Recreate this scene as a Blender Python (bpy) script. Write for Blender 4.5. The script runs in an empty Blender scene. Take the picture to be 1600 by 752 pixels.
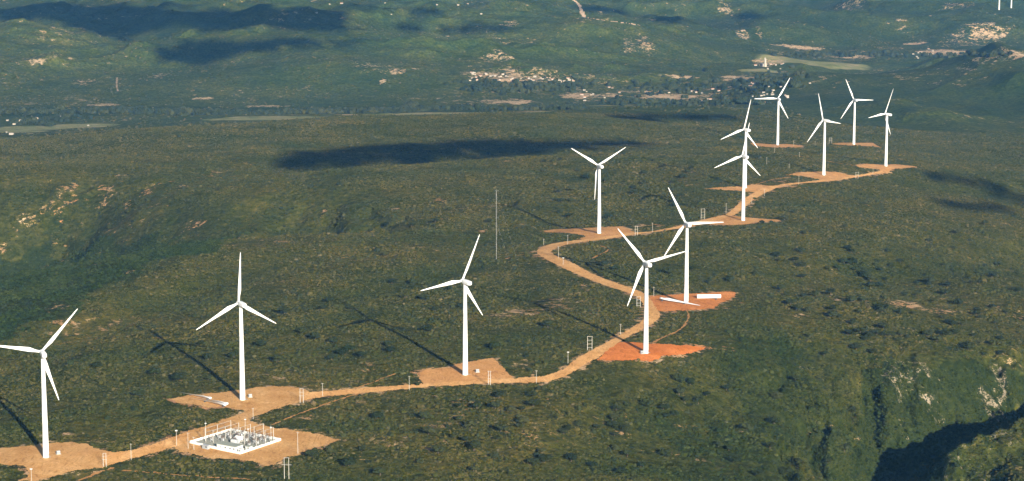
import bpy, bmesh, math, random
import numpy as np
from mathutils import Vector, Matrix
random.seed(7); RNG = np.random.default_rng(7)
R = math.radians
sc = bpy.context.scene
COL = sc.collection

# ------------------------------------------------------------------ camera, sky, sun, exposure
FPX, PITCH, CAMH = 3700.0, R(9.5), 470.0          # focal length in photo pixels (1600 wide)
cam = bpy.data.cameras.new('camera'); cam_o = bpy.data.objects.new('camera', cam); COL.objects.link(cam_o)
cam.sensor_width = 36.0; cam.lens = 36.0 * FPX / 1600.0
cam.clip_start = 1.0; cam.clip_end = 90000.0
cam_o.location = (0, 0, CAMH); cam_o.rotation_euler = (R(90) - PITCH, 0, 0)
sc.camera = cam_o

SUN_EL, SUN_AZ = R(17.8), R(180 - 21.5)           # azimuth clockwise from +Y
w = bpy.data.worlds.new('World'); sc.world = w; w.use_nodes = True
nt = w.node_tree; bg = nt.nodes['Background']
sky = nt.nodes.new('ShaderNodeTexSky'); sky.sky_type = 'NISHITA'; sky.sun_disc = False
sky.sun_elevation = SUN_EL; sky.sun_rotation = SUN_AZ; sky.altitude = 900; sky.dust_density = 0.6
nt.links.new(sky.outputs[0], bg.inputs[0]); bg.inputs[1].default_value = 0.05
TO_SUN = Vector((math.sin(SUN_AZ) * math.cos(SUN_EL), math.cos(SUN_AZ) * math.cos(SUN_EL), math.sin(SUN_EL)))
sl = bpy.data.lights.new('sun', 'SUN'); sl.energy = 5.0; sl.angle = R(0.42); sl.color = (1.0, 0.93, 0.81)
so = bpy.data.objects.new('sun', sl); COL.objects.link(so)
so.rotation_euler = (-TO_SUN).to_track_quat('-Z', 'Y').to_euler(); so.location = (600, -900, 900)
sc.view_settings.view_transform = 'Standard'; sc.view_settings.look = 'None'
sc.view_settings.gamma = 1.0; sc.view_settings.exposure = 1.12; sc.view_settings.use_curve_mapping = False
sc.render.engine = 'CYCLES'
sc.cycles.max_bounces = 5; sc.cycles.diffuse_bounces = 2; sc.cycles.glossy_bounces = 2
sc.cycles.volume_bounces = 1; sc.cycles.transmission_bounces = 2
sc.cycles.use_denoising = True
sc.render.film_transparent = False
HAZE_D, HAZE_C = 2.05e-5, (0.15, 0.47, 1.0)

# ------------------------------------------------------------------ pixel rays (design time map of the place)
FW = np.array([0, math.cos(PITCH), -math.sin(PITCH)]); UP = np.array([0, math.sin(PITCH), math.cos(PITCH)])
def ray(px, py):
    px = np.asarray(px, float); py = np.asarray(py, float)
    d = FW[None, :] + np.outer((px - 800) / FPX, [1., 0, 0]) + np.outer((376 - py) / FPX, UP)
    return d / d[:, 1:2]                                    # unit step per metre of y
def on_plane(px, py, z):
    d = ray([px], [py])[0]; s = (z - CAMH) / d[2]
    return np.array([d[0] * s, d[1] * s, z])

# ------------------------------------------------------------------ noise
def _h(ix, iy, seed):
    n = (ix.astype(np.int64) * 374761393 + iy.astype(np.int64) * 668265263 + seed * 974634221) & 0xffffffff
    n = ((n ^ (n >> 13)) * 1274126177) & 0xffffffff
    n = n ^ (n >> 16)
    return (n & 0xffff) / 65535.0
def noise(x, y, seed=0):
    ix = np.floor(x); iy = np.floor(y); fx = x - ix; fy = y - iy
    ix = ix.astype(np.int64); iy = iy.astype(np.int64)
    u = fx * fx * fx * (fx * (fx * 6 - 15) + 10); v = fy * fy * fy * (fy * (fy * 6 - 15) + 10)
    def g(dx, dy):
        a = _h(ix + dx, iy + dy, seed) * 6.2831853
        return np.cos(a) * (fx - dx) + np.sin(a) * (fy - dy)
    a = g(0, 0); b = g(1, 0); c = g(0, 1); d = g(1, 1)
    return 1.5 * ((a + (b - a) * u) * (1 - v) + (c + (d - c) * u) * v)
def fbm(x, y, octs, seed=0, gain=0.5):
    t = 0; a = 1.0; f = 1.0
    for o in range(octs):
        t = t + a * noise(x * f + 17.3 * o, y * f - 9.1 * o, seed + o); a *= gain; f *= 2.03
    return t
def ridged(x, y, octs, seed=0):
    t = 0; a = 1.0; f = 1.0; wgt = 1.0
    for o in range(octs):
        n = 1 - np.abs(noise(x * f + 5.7 * o, y * f + 3.3 * o, seed + o)); n = n * n * wgt
        wgt = np.clip(n * 1.3, 0, 1); t = t + a * n; a *= 0.5; f *= 2.1
    return t
def sst(a, b, x):
    t = np.clip((x - a) / (b - a), 0, 1); return t * t * (3 - 2 * t)

# ------------------------------------------------------------------ terrain
TURB = [  # base px, base py, ground z, yaw, phase, label
    (72, 715, 17, 22.5, 42, 'white wind turbine nearest the camera at the far left, before the walled substation'),
    (379, 625, 22, 32, 2, 'white wind turbine with one blade straight up, on the pad just above the walled substation'),
    (727, 586, 27, 37, 24, 'white wind turbine on an orange pad midway between substation and road bend, casting shadow left'),
    (1009, 552, 29, 22, 80, 'white wind turbine on the deep orange wedge pad beside the road fork'),
    (1072, 475, 20, 18, 92, 'white wind turbine on the red pad with a loose blade and a tower section'),
    (936, 365, 17, 25, 62, 'white wind turbine with a Y-shaped rotor above the hairpin bend of the road'),
    (1161, 345, 10, 30, 12, 'white wind turbine on the road junction pad, front one of two lined-up towers'),
    (1164, 294, 7, 37, 14, 'white wind turbine mostly hidden behind the front one of two lined-up towers'),
    (1215, 227, -43, 10, 30, 'far white wind turbine with one blade level to the left, top of the ridge row'),
    (1287, 274, -2, 40, 102, 'white wind turbine on the wide pad left of the last road bend'),
    (1334, 226, -62, 22, 94, 'far white wind turbine with one blade level to the right, on a narrow pad'),
    (1384, 260, -12, 47, 26, 'white wind turbine farthest right of the main row, at the end of the orange road'),
]
CP = [t[:3] for t in TURB] + [
    (800, 752, 12), (500, 752, 12), (200, 752, 8), (1100, 752, -14), (1100, 650, 14), (1300, 600, 0), (1350, 480, 5), (1300, 700, -25),
    (1500, 480, -12), (1590, 480, -22), (1250, 400, 10), (1450, 380, -10), (1590, 380, -36), (1450, 300, -25), (1590, 300, -48),
    (1590, 240, -85), (1450, 235, -72), (1500, 560, -12), (1600, 560, -18), (1540, 720, -25), (1700, 640, -20), (900, 690, 16), (620, 640, 20),
    (1300, 190, -108), (1500, 190, -112), (1620, 180, -112), (1400, 140, -98), (1250, 140, -118), (1600, 140, -104),
    (1230, 112, -92), (1300, 101, -80), (1400, 92, -68), (1500, 93, -66), (1620, 95, -66),
    (1400, 80, -190), (1250, 85, -178), (1550, 78, -190), (1700, 78, -190), (1400, 62, -178), (1250, 66, -168), (1560, 62, -172),
    (1400, 38, -135), (1250, 40, -125), (1560, 38, -125), (1400, 14, -98), (1560, 18, -105), (1250, 10, -88), (1700, 20, -95),
    (600, 186, -62), (0, 222, -72), (200, 208, -66), (400, 198, -60), (800, 181, -62), (1000, 173, -66), (1150, 169, -78),
    (-150, 205, -160), (0, 203, -168), (0, 185, -172), (0, 168, -172), (200, 188, -171), (200, 170, -171), (400, 180, -171), (600, 178, -171), (600, 166, -170), (800, 169, -170),
    (800, 158, -168), (1000, 160, -168), (1150, 154, -165), (1000, 126, -160), (1150, 124, -162), (900, 138, -164), (1100, 105, -150), (1200, 100, -165),
    (200, 300, -3), (400, 262, -5), (600, 260, 2), (600, 222, -30), (800, 230, -20), (800, 300, 8),
    (1000, 230, -25), (1000, 300, 6), (1000, 200, -45), (400, 226, -30), (200, 242, -28), (0, 262, -28), (1150, 200, -58),
    (-150, 620, 0), (0, 600, 8), (150, 550, 10), (300, 500, 14), (450, 480, 15), (600, 440, 18), (-150, 540, -18), (0, 535, -6), (100, 482, 0), (200, 432, 5), (300, 397, 5), (0, 403, -102), (100, 388, -90), (200, 378, -67), (300, 371, -44), (380, 366, -24), (470, 350, -14), (-150, 420, -112), (-150, 365, -60), (-150, 290, -24), (0, 348, -60), (100, 336, -54), (200, 336, -38), (300, 337, -24), (0, 285, -20), (100, 290, -17), (200, 295, -11), (300, 300, -7), (-150, 545, -14),
    (430, 374, 2), (620, 375, 8), (700, 330, 10), (800, 450, 22), (1200, 500, 15),
]
P = [tuple(on_plane(*c)) for c in CP]
def far(px, py, D):
    d = ray([px], [py])[0]; P.append((d[0] * D, D, CAMH + d[2] * D))
for px, k in ((-200, 1.0), (0, 1.0), (250, 1.02), (500, 0.99), (750, 1.03), (1000, 1.04)):
    for py, D in ((148, 6090), (130, 6210), (100, 6420), (64, 6740), (48, 6880), (22, 7900), (0, 8500)):
        if px == 1000 and py > 90: continue
        far(px, py, D * (1 + (k - 1) * min(1, (150 - py) / 60.)))
for x, y, z in ((-9000, 14000, -40), (0, 14000, -40), (9000, 14000, -20), (-20000, 40000, 60), (0, 40000, 60), (20000, 40000, 60), (-3000, 9000, -80), (3500, 9500, -60),
                (-2000, 1500, -60), (2000, 1500, -60), (0, 1000, -40), (-1200, 500, -120), (1200, 500, -120), (0, 0, -150), (0, -5000, -170), (-5000, -5000, -170), (5000, -5000, -170),
                (-2500, 5000, -120), (2500, 5500, -120), (-900, 2600, -40), (1300, 2600, -70)):
    P.append((x, y, z))
P = np.array(P)
PK = P[:, :2] / 1000.0
def tps(r2): return np.where(r2 > 1e-12, 0.5 * r2 * np.log(np.maximum(r2, 1e-12)), 0)
n = len(P); K = tps(((PK[:, None] - PK[None]) ** 2).sum(-1)) + np.eye(n) * 0.004
A = np.zeros((n + 3, n + 3)); A[:n, :n] = K; A[:n, n] = 1; A[:n, n + 1:] = PK; A[n:, :n] = A[:n, n:].T
SOL = np.linalg.solve(A, np.concatenate([P[:, 2], [0, 0, 0]]))
# the smooth base is tabulated over (x / max(y,1500), y)
RG = np.linspace(-1.25, 1.25, 251); DG = np.unique(np.concatenate([np.linspace(-5200, 1500, 25), np.linspace(1500, 9500, 260), np.geomspace(9500, 42000, 30)]))
def _tab():
    out = np.zeros((len(DG), len(RG)))
    for i, D in enumerate(DG):
        X = np.stack([RG * max(D, 1500) / 1000, np.full(len(RG), D / 1000)], -1)
        out[i] = tps(((X[:, None] - PK[None]) ** 2).sum(-1)) @ SOL[:n] + SOL[n] + X @ SOL[n + 1:]
    return out
TAB = np.clip(_tab(), -260, 150)
def dist_line(x, y, L):
    best = np.full(x.shape, 1e9)
    for a, b in zip(L[:-1], L[1:]):
        ab = b - a; t = np.clip(((x - a[0]) * ab[0] + (y - a[1]) * ab[1]) / max(ab @ ab, 1e-9), 0, 1)
        best = np.minimum(best, np.hypot(x - a[0] - t * ab[0], y - a[1] - t * ab[1]))
    return best
ROW = np.array([on_plane(*c)[:2] for c in ((-60, 735, 17), (72, 715, 17), (379, 640, 22), (727, 590, 27), (1009, 552, 29), (1040, 470, 20), (870, 395, 18), (936, 365, 17), (1161, 345, 10), (1164, 294, 7), (1287, 274, -2), (1384, 260, -12), (1334, 226, -50), (1215, 227, -43))])
WALL = np.array([on_plane(*c)[:2] for c in ((-200, 345, -50), (0, 330, -48), (100, 320, -44), (200, 320, -28), (300, 324, -18), (400, 330, -12))])
CALM = [tuple(on_plane(1290, 90, -172)[:2]) + (420, 620), tuple(on_plane(1500, 80, -188)[:2]) + (760, 560), tuple(on_plane(1180, 112, -155)[:2]) + (260, 400)]
def base(x, y):
    r = np.clip(x / np.maximum(y, 1500), -1.2499, 1.2499); fr = (r + 1.25) / 2.5 * 250
    i = np.clip(fr.astype(int), 0, 249); fr = fr - i
    yy = np.clip(y, DG[0], DG[-1] - 1e-3); j = np.clip(np.searchsorted(DG, yy, 'right') - 1, 0, len(DG) - 2)
    fd = (yy - DG[j]) / (DG[j + 1] - DG[j])
    return (TAB[j, i] * (1 - fr) + TAB[j, i + 1] * fr) * (1 - fd) + (TAB[j + 1, i] * (1 - fr) + TAB[j + 1, i + 1] * fr) * fd

def line(pts):                                     # (px, py, z, depth, halfwidth) -> world polyline
    return np.array([list(on_plane(a, b, c)[:2]) + [d, w_] for a, b, c, d, w_ in pts])
CARVES = [
    (line([(420, 300, 0, 2, 60), (470, 325, 0, 30, 60), (500, 345, 0, 40, 70)]), 0.25, 40.),
    (line([(1350, 880, -10, 10, 50), (1372, 745, -5, 55, 52), (1405, 655, -5, 80, 58), (1460, 612, -5, 84, 60), (1540, 588, -8, 76, 54), (1640, 566, -12, 58, 46), (1760, 545, -15, 40, 46)]), 0.24, 34.),
    (line([(-150, 600, 0, 17, 48), (0, 556, 4, 18, 48), (150, 492, 8, 19, 50), (300, 444, 10, 16, 48), (430, 410, 10, 9, 50), (560, 395, 10, 4, 50)]), 0.22, 70.),
    (line([(-150, 318, -10, 22, 120), (60, 300, -10, 22, 120), (220, 287, -8, 18, 110), (420, 280, -5, 10, 90)]), 0.25, 90.),
    (line([(560, 470, 12, 3, 45), (700, 420, 15, 8, 60), (830, 350, 10, 9, 70), (1000, 318, 8, 5, 60)]), 0.2, 70.),
    (line([(1160, 470, 8, 3, 50), (1330, 430, 0, 12, 80), (1480, 400, -10, 20, 100), (1680, 370, -20, 26, 120)]), 0.2, 80.),
    (line([(900, 720, 10, 6, 50), (1060, 660, 10, 12, 60), (1200, 610, 8, 12, 60), (1340, 560, 0, 8, 50)]), 0.2, 50.),
    (line([(400, 262, -5, 10, 110), (600, 240, -5, 20, 120), (800, 232, -10, 18, 120), (980, 230, -15, 8, 110)]), 0.1, 100.),
    (line([(1380, 290, -20, 4, 80), (1480, 278, -25, 14, 90), (1600, 295, -40, 22, 100), (1750, 310, -45, 22, 100)]), 0.2, 80.),
]
def carve(x, y):
    t = np.zeros_like(x)
    for L, wob, wl in CARVES:
        lo = L[:, :2].min(0) - 700; hi = L[:, :2].max(0) + 700
        m = (x > lo[0]) & (x < hi[0]) & (y > lo[1]) & (y < hi[1])
        if not m.any(): continue
        xs, ys = x[m], y[m]; best = np.full(xs.shape, 1e9); dep = np.zeros_like(xs); wid = np.ones_like(xs)
        for a, b in zip(L[:-1], L[1:]):
            ab = b[:2] - a[:2]; tt = np.clip(((xs - a[0]) * ab[0] + (ys - a[1]) * ab[1]) / (ab @ ab), 0, 1)
            d = np.hypot(xs - a[0] - tt * ab[0], ys - a[1] - tt * ab[1]); c = d < best
            best = np.where(c, d, best); dep = np.where(c, a[2] + (b[2] - a[2]) * tt, dep); wid = np.where(c, a[3] + (b[3] - a[3]) * tt, wid)
        q = best / wid * (1 + wob * 1.6 * fbm(xs / wl, ys / (wl * 2.2), 3, 61))
        t[m] -= dep * np.exp(-np.abs(q) ** 2.0)
    return t
SPUR = np.array([on_plane(a, b, c) for a, b, c in ((1380, 815, -85), (1412, 785, -66), (1440, 752, -50), (1480, 707, -26), (1540, 672, -14), (1595, 650, -11), (1680, 622, -10), (1800, 590, -12))])
def spur(x, y, z):
    m = (x > SPUR[0, 0] - 250) & (y > 1500) & (y < 2500) & (x < SPUR[-1, 0] + 200)
    if not m.any(): return z
    xs, ys, zs = x[m], y[m], z[m]; best = np.full(xs.shape, 1e9); top = np.zeros_like(xs); sg = np.ones_like(xs)
    for a, b in zip(SPUR[:-1], SPUR[1:]):
        ab = b[:2] - a[:2]; t = np.clip(((xs - a[0]) * ab[0] + (ys - a[1]) * ab[1]) / (ab @ ab), 0, 1)
        dx, dy = xs - a[0] - t * ab[0], ys - a[1] - t * ab[1]; d = np.hypot(dx, dy); c = d < best
        best = np.where(c, d, best); top = np.where(c, a[2] + (b[2] - a[2]) * t, top); sg = np.where(c, np.sign(ab[0] * dy - ab[1] * dx), sg)
    r = top + 5 * fbm(xs / 34, ys / 45, 3, 66) - np.where(sg > 0, .8 * best, .24 * best + .0006 * best ** 2)
    k = 7.0; h = np.clip(.5 + .5 * (r - zs) / k, 0, 1); z = z.copy(); z[m] = zs * (1 - h) + r * h + k * h * (1 - h)
    return z
def height(x, y):
    x = np.asarray(x, float); y = np.asarray(y, float); shp = x.shape; x = x.ravel(); y = y.ravel()
    z = base(x, y); c = carve(x, y); z = spur(x, y, z + c)
    wf = sst(5900, 6500, y + 250 * noise(x / 900, y / 900, 5)) * sst(-2600, -2400, -np.abs(x - 600) * 0)     # far hills
    wr = sst(650, 950, x + 0.02 * (y - 5000)) * sst(4500, 5300, y) * (1 - sst(6700, 7200, y))            # hill face on the right
    wp = np.clip(1 - wf - wr, 0, 1) * (1 - sst(4500, 5000, y))
    steep = np.clip(np.clip(-c / 40, 0, 1) + .9 * np.exp(-(dist_line(x, y, WALL) / 130) ** 2), 0, 1); rowd = sst(90, 420, dist_line(x, y, ROW))
    wx = x + 60 * noise(x / 300, y / 300, 31); wy = y + 60 * noise(x / 300, y / 300, 32)
    far_n = (ridged(wx / 760, wy / 560, 5, 11) - 0.75) * 50 + fbm(x / 1700, y / 1300, 2, 21) * 34
    calm = np.maximum.reduce([np.exp(-((x - q[0]) / q[2]) ** 2 - ((y - q[1]) / q[3]) ** 2) for q in CALM])
    z = z + wf * far_n * sst(5900, 6900, y) * (1 - .9 * calm)
    z = z + wr * (ridged(wx / 640, wy / 1100, 4, 13) - 0.8) * 44
    z = z + wp * (fbm(x / 420, y / 420, 2, 41) * (1.6 + 7 * rowd) + fbm(x / 620, y / 520, 2, 49) * 15 * rowd * sst(3300, 4100, y) +  fbm(x / 90, y / 90, 3, 45) * (0.45 + 2.0 * steep))
    gx = x + 12 * noise(x / 70, y / 70, 33)
    z = z - wp * steep * (ridged(gx / np.where(y < 2300, 48., 75.), y / 240, 3, 47) - 0.8) * np.where(y < 2300, 6.5, 4.5)
    return z.reshape(shp)
def hit(px, py, lo=1400., hi=16000.):
    d = ray(np.atleast_1d(px), np.atleast_1d(py)); N = len(d)
    S = np.concatenate([np.arange(lo, 5000, 5.), np.arange(5000, 9500, 8.), np.arange(9500, hi, 60.)])
    out = np.zeros((N, 3))
    for i0 in range(0, N, 200):
        dd = d[i0:i0 + 200]
        X = dd[:, 0:1] * S; Y = np.broadcast_to(S, X.shape); Z = CAMH + dd[:, 2:3] * S
        below = Z < height(X, Y); k = np.maximum(below.argmax(1), 1)
        a = S[k - 1].copy(); b = S[k].copy()
        for _ in range(14):
            m = (a + b) / 2; u = (CAMH + dd[:, 2] * m) < height(dd[:, 0] * m, m); b = np.where(u, m, b); a = np.where(u, a, m)
        out[i0:i0 + 200] = np.stack([dd[:, 0] * b, b, CAMH + dd[:, 2] * b], -1)
    return out
def at(px, py):
    return Vector(hit([px], [py])[0])
def gz(x, y): return float(height(np.array([x]), np.array([y]))[0])

# ------------------------------------------------------------------ material helpers
def mat(name, rough=0.9, spec=0.2):
    m = bpy.data.materials.new(name); m.use_nodes = True; b = m.node_tree.nodes['Principled BSDF']
    b.inputs['Roughness'].default_value = rough; b.inputs['Specular IOR Level'].default_value = spec
    return m, m.node_tree, b
class NB:
    def __init__(s, t): s.t = t
    def n(s, k, **kw):
        o = s.t.nodes.new(k)
        for a, b in kw.items(): setattr(o, a, b)
        return o
    def lk(s, a, b): s.t.links.new(a, b)
    def noise(s, vec, scale, detail=4, rough=0.55, dist=0.0):
        o = s.n('ShaderNodeTexNoise'); o.inputs['Scale'].default_value = scale; o.inputs['Detail'].default_value = detail
        o.inputs['Roughness'].default_value = rough; o.inputs['Distortion'].default_value = dist; s.lk(vec, o.inputs['Vector']); return o.outputs['Fac']
    def ramp(s, fac, stops, interp='LINEAR'):
        o = s.n('ShaderNodeValToRGB'); o.color_ramp.interpolation = interp; e = o.color_ramp.elements
        while len(e) < len(stops): e.new(0.5)
        for q, (p, c) in zip(e, stops): q.position = p; q.color = (*c, 1) if len(c) == 3 else c
        s.lk(fac, o.inputs['Fac']); return o.outputs['Color']
    def math(s, op, a, b=None, clamp=False):
        o = s.n('ShaderNodeMath', operation=op, use_clamp=clamp)
        for i, v in enumerate((a, b)):
            if v is None: continue
            if isinstance(v, (int, float)): o.inputs[i].default_value = v
            else: s.lk(v, o.inputs[i])
        return o.outputs[0]
    def mix(s, fac, a, b, blend='MIX'):
        o = s.n('ShaderNodeMix', data_type='RGBA', blend_type=blend)
        for i, v in ((0, fac), (6, a), (7, b)):
            if isinstance(v, (int, float)): o.inputs[i].default_value = v
            elif isinstance(v, tuple): o.inputs[i].default_value = (*v, 1)
            else: s.lk(v, o.inputs[i])
        return o.outputs[2]
    def sstep(s, x, a, b):
        o = s.n('ShaderNodeMapRange', interpolation_type='SMOOTHSTEP'); s.lk(x, o.inputs[0]); o.inputs[1].default_value = a; o.inputs[2].default_value = b
        return o.outputs[0]
def simple(name, col, rough=0.6, spec=0.3, var=0.12, scale=0.8, metal=0.0):
    m, t, b = mat(name, rough, spec); N = NB(t); co = N.n('ShaderNodeTexCoord').outputs['Object']
    f = N.noise(co, scale, 5, 0.6)
    lo = tuple(c * (1 - var) for c in col); hi = tuple(min(1, c * (1 + var)) for c in col)
    N.lk(N.ramp(f, [(0.3, lo), (0.7, hi)]), b.inputs['Base Color']); b.inputs['Metallic'].default_value = metal
    return m
M_WHITE = simple('turbine_white', (0.72, 0.73, 0.73), 0.35, 0.4, 0.03, 0.15)
M_GREYWHITE = simple('pale_grey_paint', (0.55, 0.56, 0.56), 0.45, 0.4, 0.08, 0.4)
M_CONC = simple('pole_concrete', (0.40, 0.38, 0.34), 0.85, 0.2, 0.12, 0.6)
M_WALL = simple('white_wall_paint', (0.66, 0.66, 0.63), 0.8, 0.2, 0.07, 0.25)
M_GREY = simple('equipment_grey', (0.30, 0.32, 0.33), 0.5, 0.4, 0.15, 0.6)
M_STEEL = simple('galvanised_steel', (0.48, 0.49, 0.50), 0.5, 0.5, 0.12, 0.5, 0.3)
M_DARK = simple('dark_equipment', (0.06, 0.065, 0.07), 0.6, 0.3, 0.2, 0.6)
M_CERAM = simple('insulator_brown', (0.10, 0.05, 0.03), 0.3, 0.5, 0.15, 2)
M_ROOFG = simple('concrete_roof', (0.30, 0.32, 0.27), 0.9, 0.2, 0.12, 0.2)
M_TILE = simple('clay_roof', (0.34, 0.15, 0.09), 0.85, 0.2, 0.25, 0.3)
M_HOUSE = simple('house_plaster', (0.34, 0.30, 0.25), 0.85, 0.2, 0.1, 0.2)
M_PALEROOF = simple('pale_roof', (0.44, 0.38, 0.32), 0.85, 0.2, 0.2, 0.3)
M_BARK = simple('bark', (0.09, 0.07, 0.05), 0.95, 0.1, 0.3, 3)

def obj(name, me, m=None, parent=None):
    o = bpy.data.objects.new(name, me); COL.objects.link(o)
    if m is not None and len(me.materials) == 0: me.materials.append(m)
    if parent is not None: o.parent = parent
    return o
def bm_mesh(name, bm, m, smooth=False):
    me = bpy.data.meshes.new(name); bm.to_mesh(me); bm.free(); me.materials.append(m)
    if smooth: me.polygons.foreach_set('use_smooth', [True] * len(me.polygons))
    return me
def tag(o, label, cat, group=None):
    o['label'] = label; o['category'] = cat
    if group: o['group'] = group
    return o
def thing(name, loc, rz, label, cat, group=None):
    o = bpy.data.objects.new(name, None); COL.objects.link(o); o.location = loc; o.rotation_euler = (0, 0, rz); o.empty_display_size = 2
    return tag(o, label, cat, group)
def box(bm, c, s, rz=0.0, bev=0.0):
    r = bmesh.ops.create_cube(bm, size=1.0)
    bmesh.ops.transform(bm, matrix=Matrix.Translation(c) @ Matrix.Rotation(rz, 4, 'Z') @ Matrix.Diagonal((*s, 1)), verts=r['verts'])
    if bev: bmesh.ops.bevel(bm, geom=list({e for v in r['verts'] for e in v.link_edges}), offset=bev, segments=2, affect='EDGES')
def tube(bm, a, b, r0, r1=None, seg=8):
    a = Vector(a); b = Vector(b); d = b - a; r1 = r0 if r1 is None else r1
    bmesh.ops.create_cone(bm, cap_ends=True, segments=seg, radius1=r0, radius2=r1, depth=d.length,
                          matrix=Matrix.Translation((a + b) / 2) @ d.to_track_quat('Z', 'Y').to_matrix().to_4x4())
def np_mesh(name, V, Fc, m, smooth=True):
    me = bpy.data.meshes.new(name); V = np.ascontiguousarray(V, dtype=np.float32); k = Fc.shape[1]
    me.vertices.add(len(V)); me.vertices.foreach_set('co', V.ravel())
    me.loops.add(Fc.size); me.loops.foreach_set('vertex_index', Fc.ravel().astype(np.int32))
    me.polygons.add(len(Fc)); me.polygons.foreach_set('loop_start', np.arange(0, Fc.size, k, dtype=np.int32))
    me.update(calc_edges=True)
    if smooth: me.polygons.foreach_set('use_smooth', np.ones(len(Fc), bool))
    me.materials.append(m); return me

# ------------------------------------------------------------------ land cover (a map of what grows and lies where, plus painted slope shade)
# ellipses: px, py, rx, ry (photo pixels), strength
BARE = [(810, 126, 22, 5, 1), (800, 158, 38, 6, .9), (905, 150, 32, 8, .8), (952, 150, 20, 6, .7), (1040, 152, 62, 8, .9), (1160, 122, 40, 7, .85), (1200, 98, 26, 4, .8), (1120, 140, 60, 7, .55),
        (160, 164, 26, 4, .7), (55, 94, 16, 3, .8), (135, 128, 22, 6, .6), (250, 118, 16, 7, .6), (320, 154, 22, 3, .7), (410, 166, 30, 4, .7), (480, 142, 12, 6, .55), (585, 103, 42, 8, .5), (620, 110, 18, 3, .8), (597, 128, 7, 3, .9),
        (983, 72, 11, 7, .7), (1010, 71, 16, 7, .7), (775, 90, 30, 4, .6), (1160, 55, 11, 4, .75), (1187, 51, 6, 3, .75), (1325, 10, 22, 7, .6), (1250, 74, 42, 3, .85), (1290, 92, 90, 8, .42), (1430, 69, 18, 2, .9), (1480, 82, 38, 6, .95),
        (1540, 54, 42, 5, .7), (1582, 82, 22, 5, .8), (1500, 62, 32, 4, .6), (1490, 8, 34, 4, .6), (797, 37, 14, 2, .8), (860, 118, 100, 7, .55), (790, 119, 62, 7, .85), (850, 127, 40, 5, .7), (880, 138, 60, 5, .5), (1000, 144, 40, 4, .7), (1080, 156, 40, 4, .7), (930, 158, 40, 4, .6), (1110, 148, 30, 4, .7), (1205, 78, 6, 3, .55), (1230, 86, 30, 4, .6), (1350, 88, 50, 3, .8), (1400, 76, 30, 3, .5), (1560, 84, 50, 4, .8), (1520, 70, 60, 3, .5), (1130, 10, 10, 3, .6), (1140, 12, 6, 3, .6),
        (335, 272, 13, 5, .6), (105, 297, 18, 6, .6), (150, 300, 14, 6, .6), (165, 312, 18, 7, .55), (200, 321, 9, 4, .8), (85, 332, 26, 6, .4), (42, 343, 16, 4, .5), (30, 366, 14, 4, .45), (85, 371, 14, 3, .45), (232, 298, 14, 5, .6), (282, 292, 14, 9, .5), (300, 352, 22, 5, .5), (10, 386, 18, 3, .5),
        (440, 378, 22, 4, .6), (505, 335, 6, 4, .6), (618, 326, 9, 4, .6), (690, 312, 14, 6, .55), (752, 360, 12, 4, .6), (200, 425, 18, 4, .5), (90, 480, 30, 4, .4),
        (780, 493, 28, 6, .9), (815, 488, 34, 7, .8), (862, 478, 28, 6, .6), (915, 450, 9, 8, .85), (1250, 493, 14, 3, .9), (1590, 495, 18, 5, .8), (1440, 480, 70, 10, .68), (1570, 545, 30, 10, .5),
        (720, 640, 60, 18, .45), (620, 690, 44, 8, .55), (675, 703, 14, 5, .7), (560, 715, 30, 8, .5), (420, 740, 40, 7, .5), (830, 590, 30, 5, .55), (815, 570, 22, 7, .7), (940, 655, 40, 10, .42), (830, 670, 50, 14, .42),
        (160, 690, 24, 5, .75), (107, 678, 14, 4, .85), (135, 690, 18, 4, .7), (430, 728, 14, 8, .8), (480, 655, 40, 6, .5), (1010, 352, 30, 4, .75), (1130, 287, 20, 3, .4), (1215, 283, 22, 3, .7), (1240, 293, 20, 2.5, .7), (1305, 230, 20, 2, .6), (1340, 470, 60, 8, .6),
        (600, 760, 80, 14, .35), (1130, 480, 16, 4, .7), (1135, 545, 16, 5, .5), (920, 430, 7, 5, .7), (470, 606, 20, 3, .9), (660, 590, 10, 6, .8), (150, 735, 20, 4, .6), (870, 470, 40, 7, .5)]
ROCK = [(1425, 578, 48, 8, 1), (1395, 592, 30, 9, .8), (1450, 628, 16, 8, .9), (1562, 606, 14, 18, .9), (1545, 636, 22, 10, .9), (1470, 655, 8, 18, .7), (1407, 645, 9, 40, .7), (1540, 715, 75, 45, .62), (1580, 690, 40, 40, .7), (1500, 735, 50, 25, .6), (1435, 600, 60, 20, .4),
        (560, 440, 60, 10, .3), (510, 440, 12, 2, .8), (650, 414, 12, 1.5, .8), (325, 590, 60, 20, .28), (350, 640, 40, 6, .4), (1175, 700, 60, 40, .2), (1195, 620, 40, 10, .25), (1255, 575, 10, 2, .8)]
FIELD = [(50, 201, 70, 6, 1), (125, 197, 60, 5, 1), (30, 206, 50, 6, .8), (420, 185, 80, 6, 1), (500, 184, 90, 3, .9), (730, 177, 70, 2, .9), (840, 175, 22, 2, .9), (650, 178, 90, 2.5, .8), (1270, 97, 90, 7, .9), (340, 187, 30, 3, .7), (1290, 98, 70, 5, 1), (1190, 110, 40, 4, .6), (960, 165, 60, 2, .5)]
SAND = [(583, 180.3, 17, 1.2, 1), (617, 180, 15, 1.2, 1), (545, 179.5, 18, .8, .8), (827, 174.5, 26, 1, .8), (765, 158, 20, 4, .4), (1140, 120, 12, 2.5, .9), (1075, 119, 10, 2, .9), (1195, 104, 14, 1, .5)]
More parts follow.
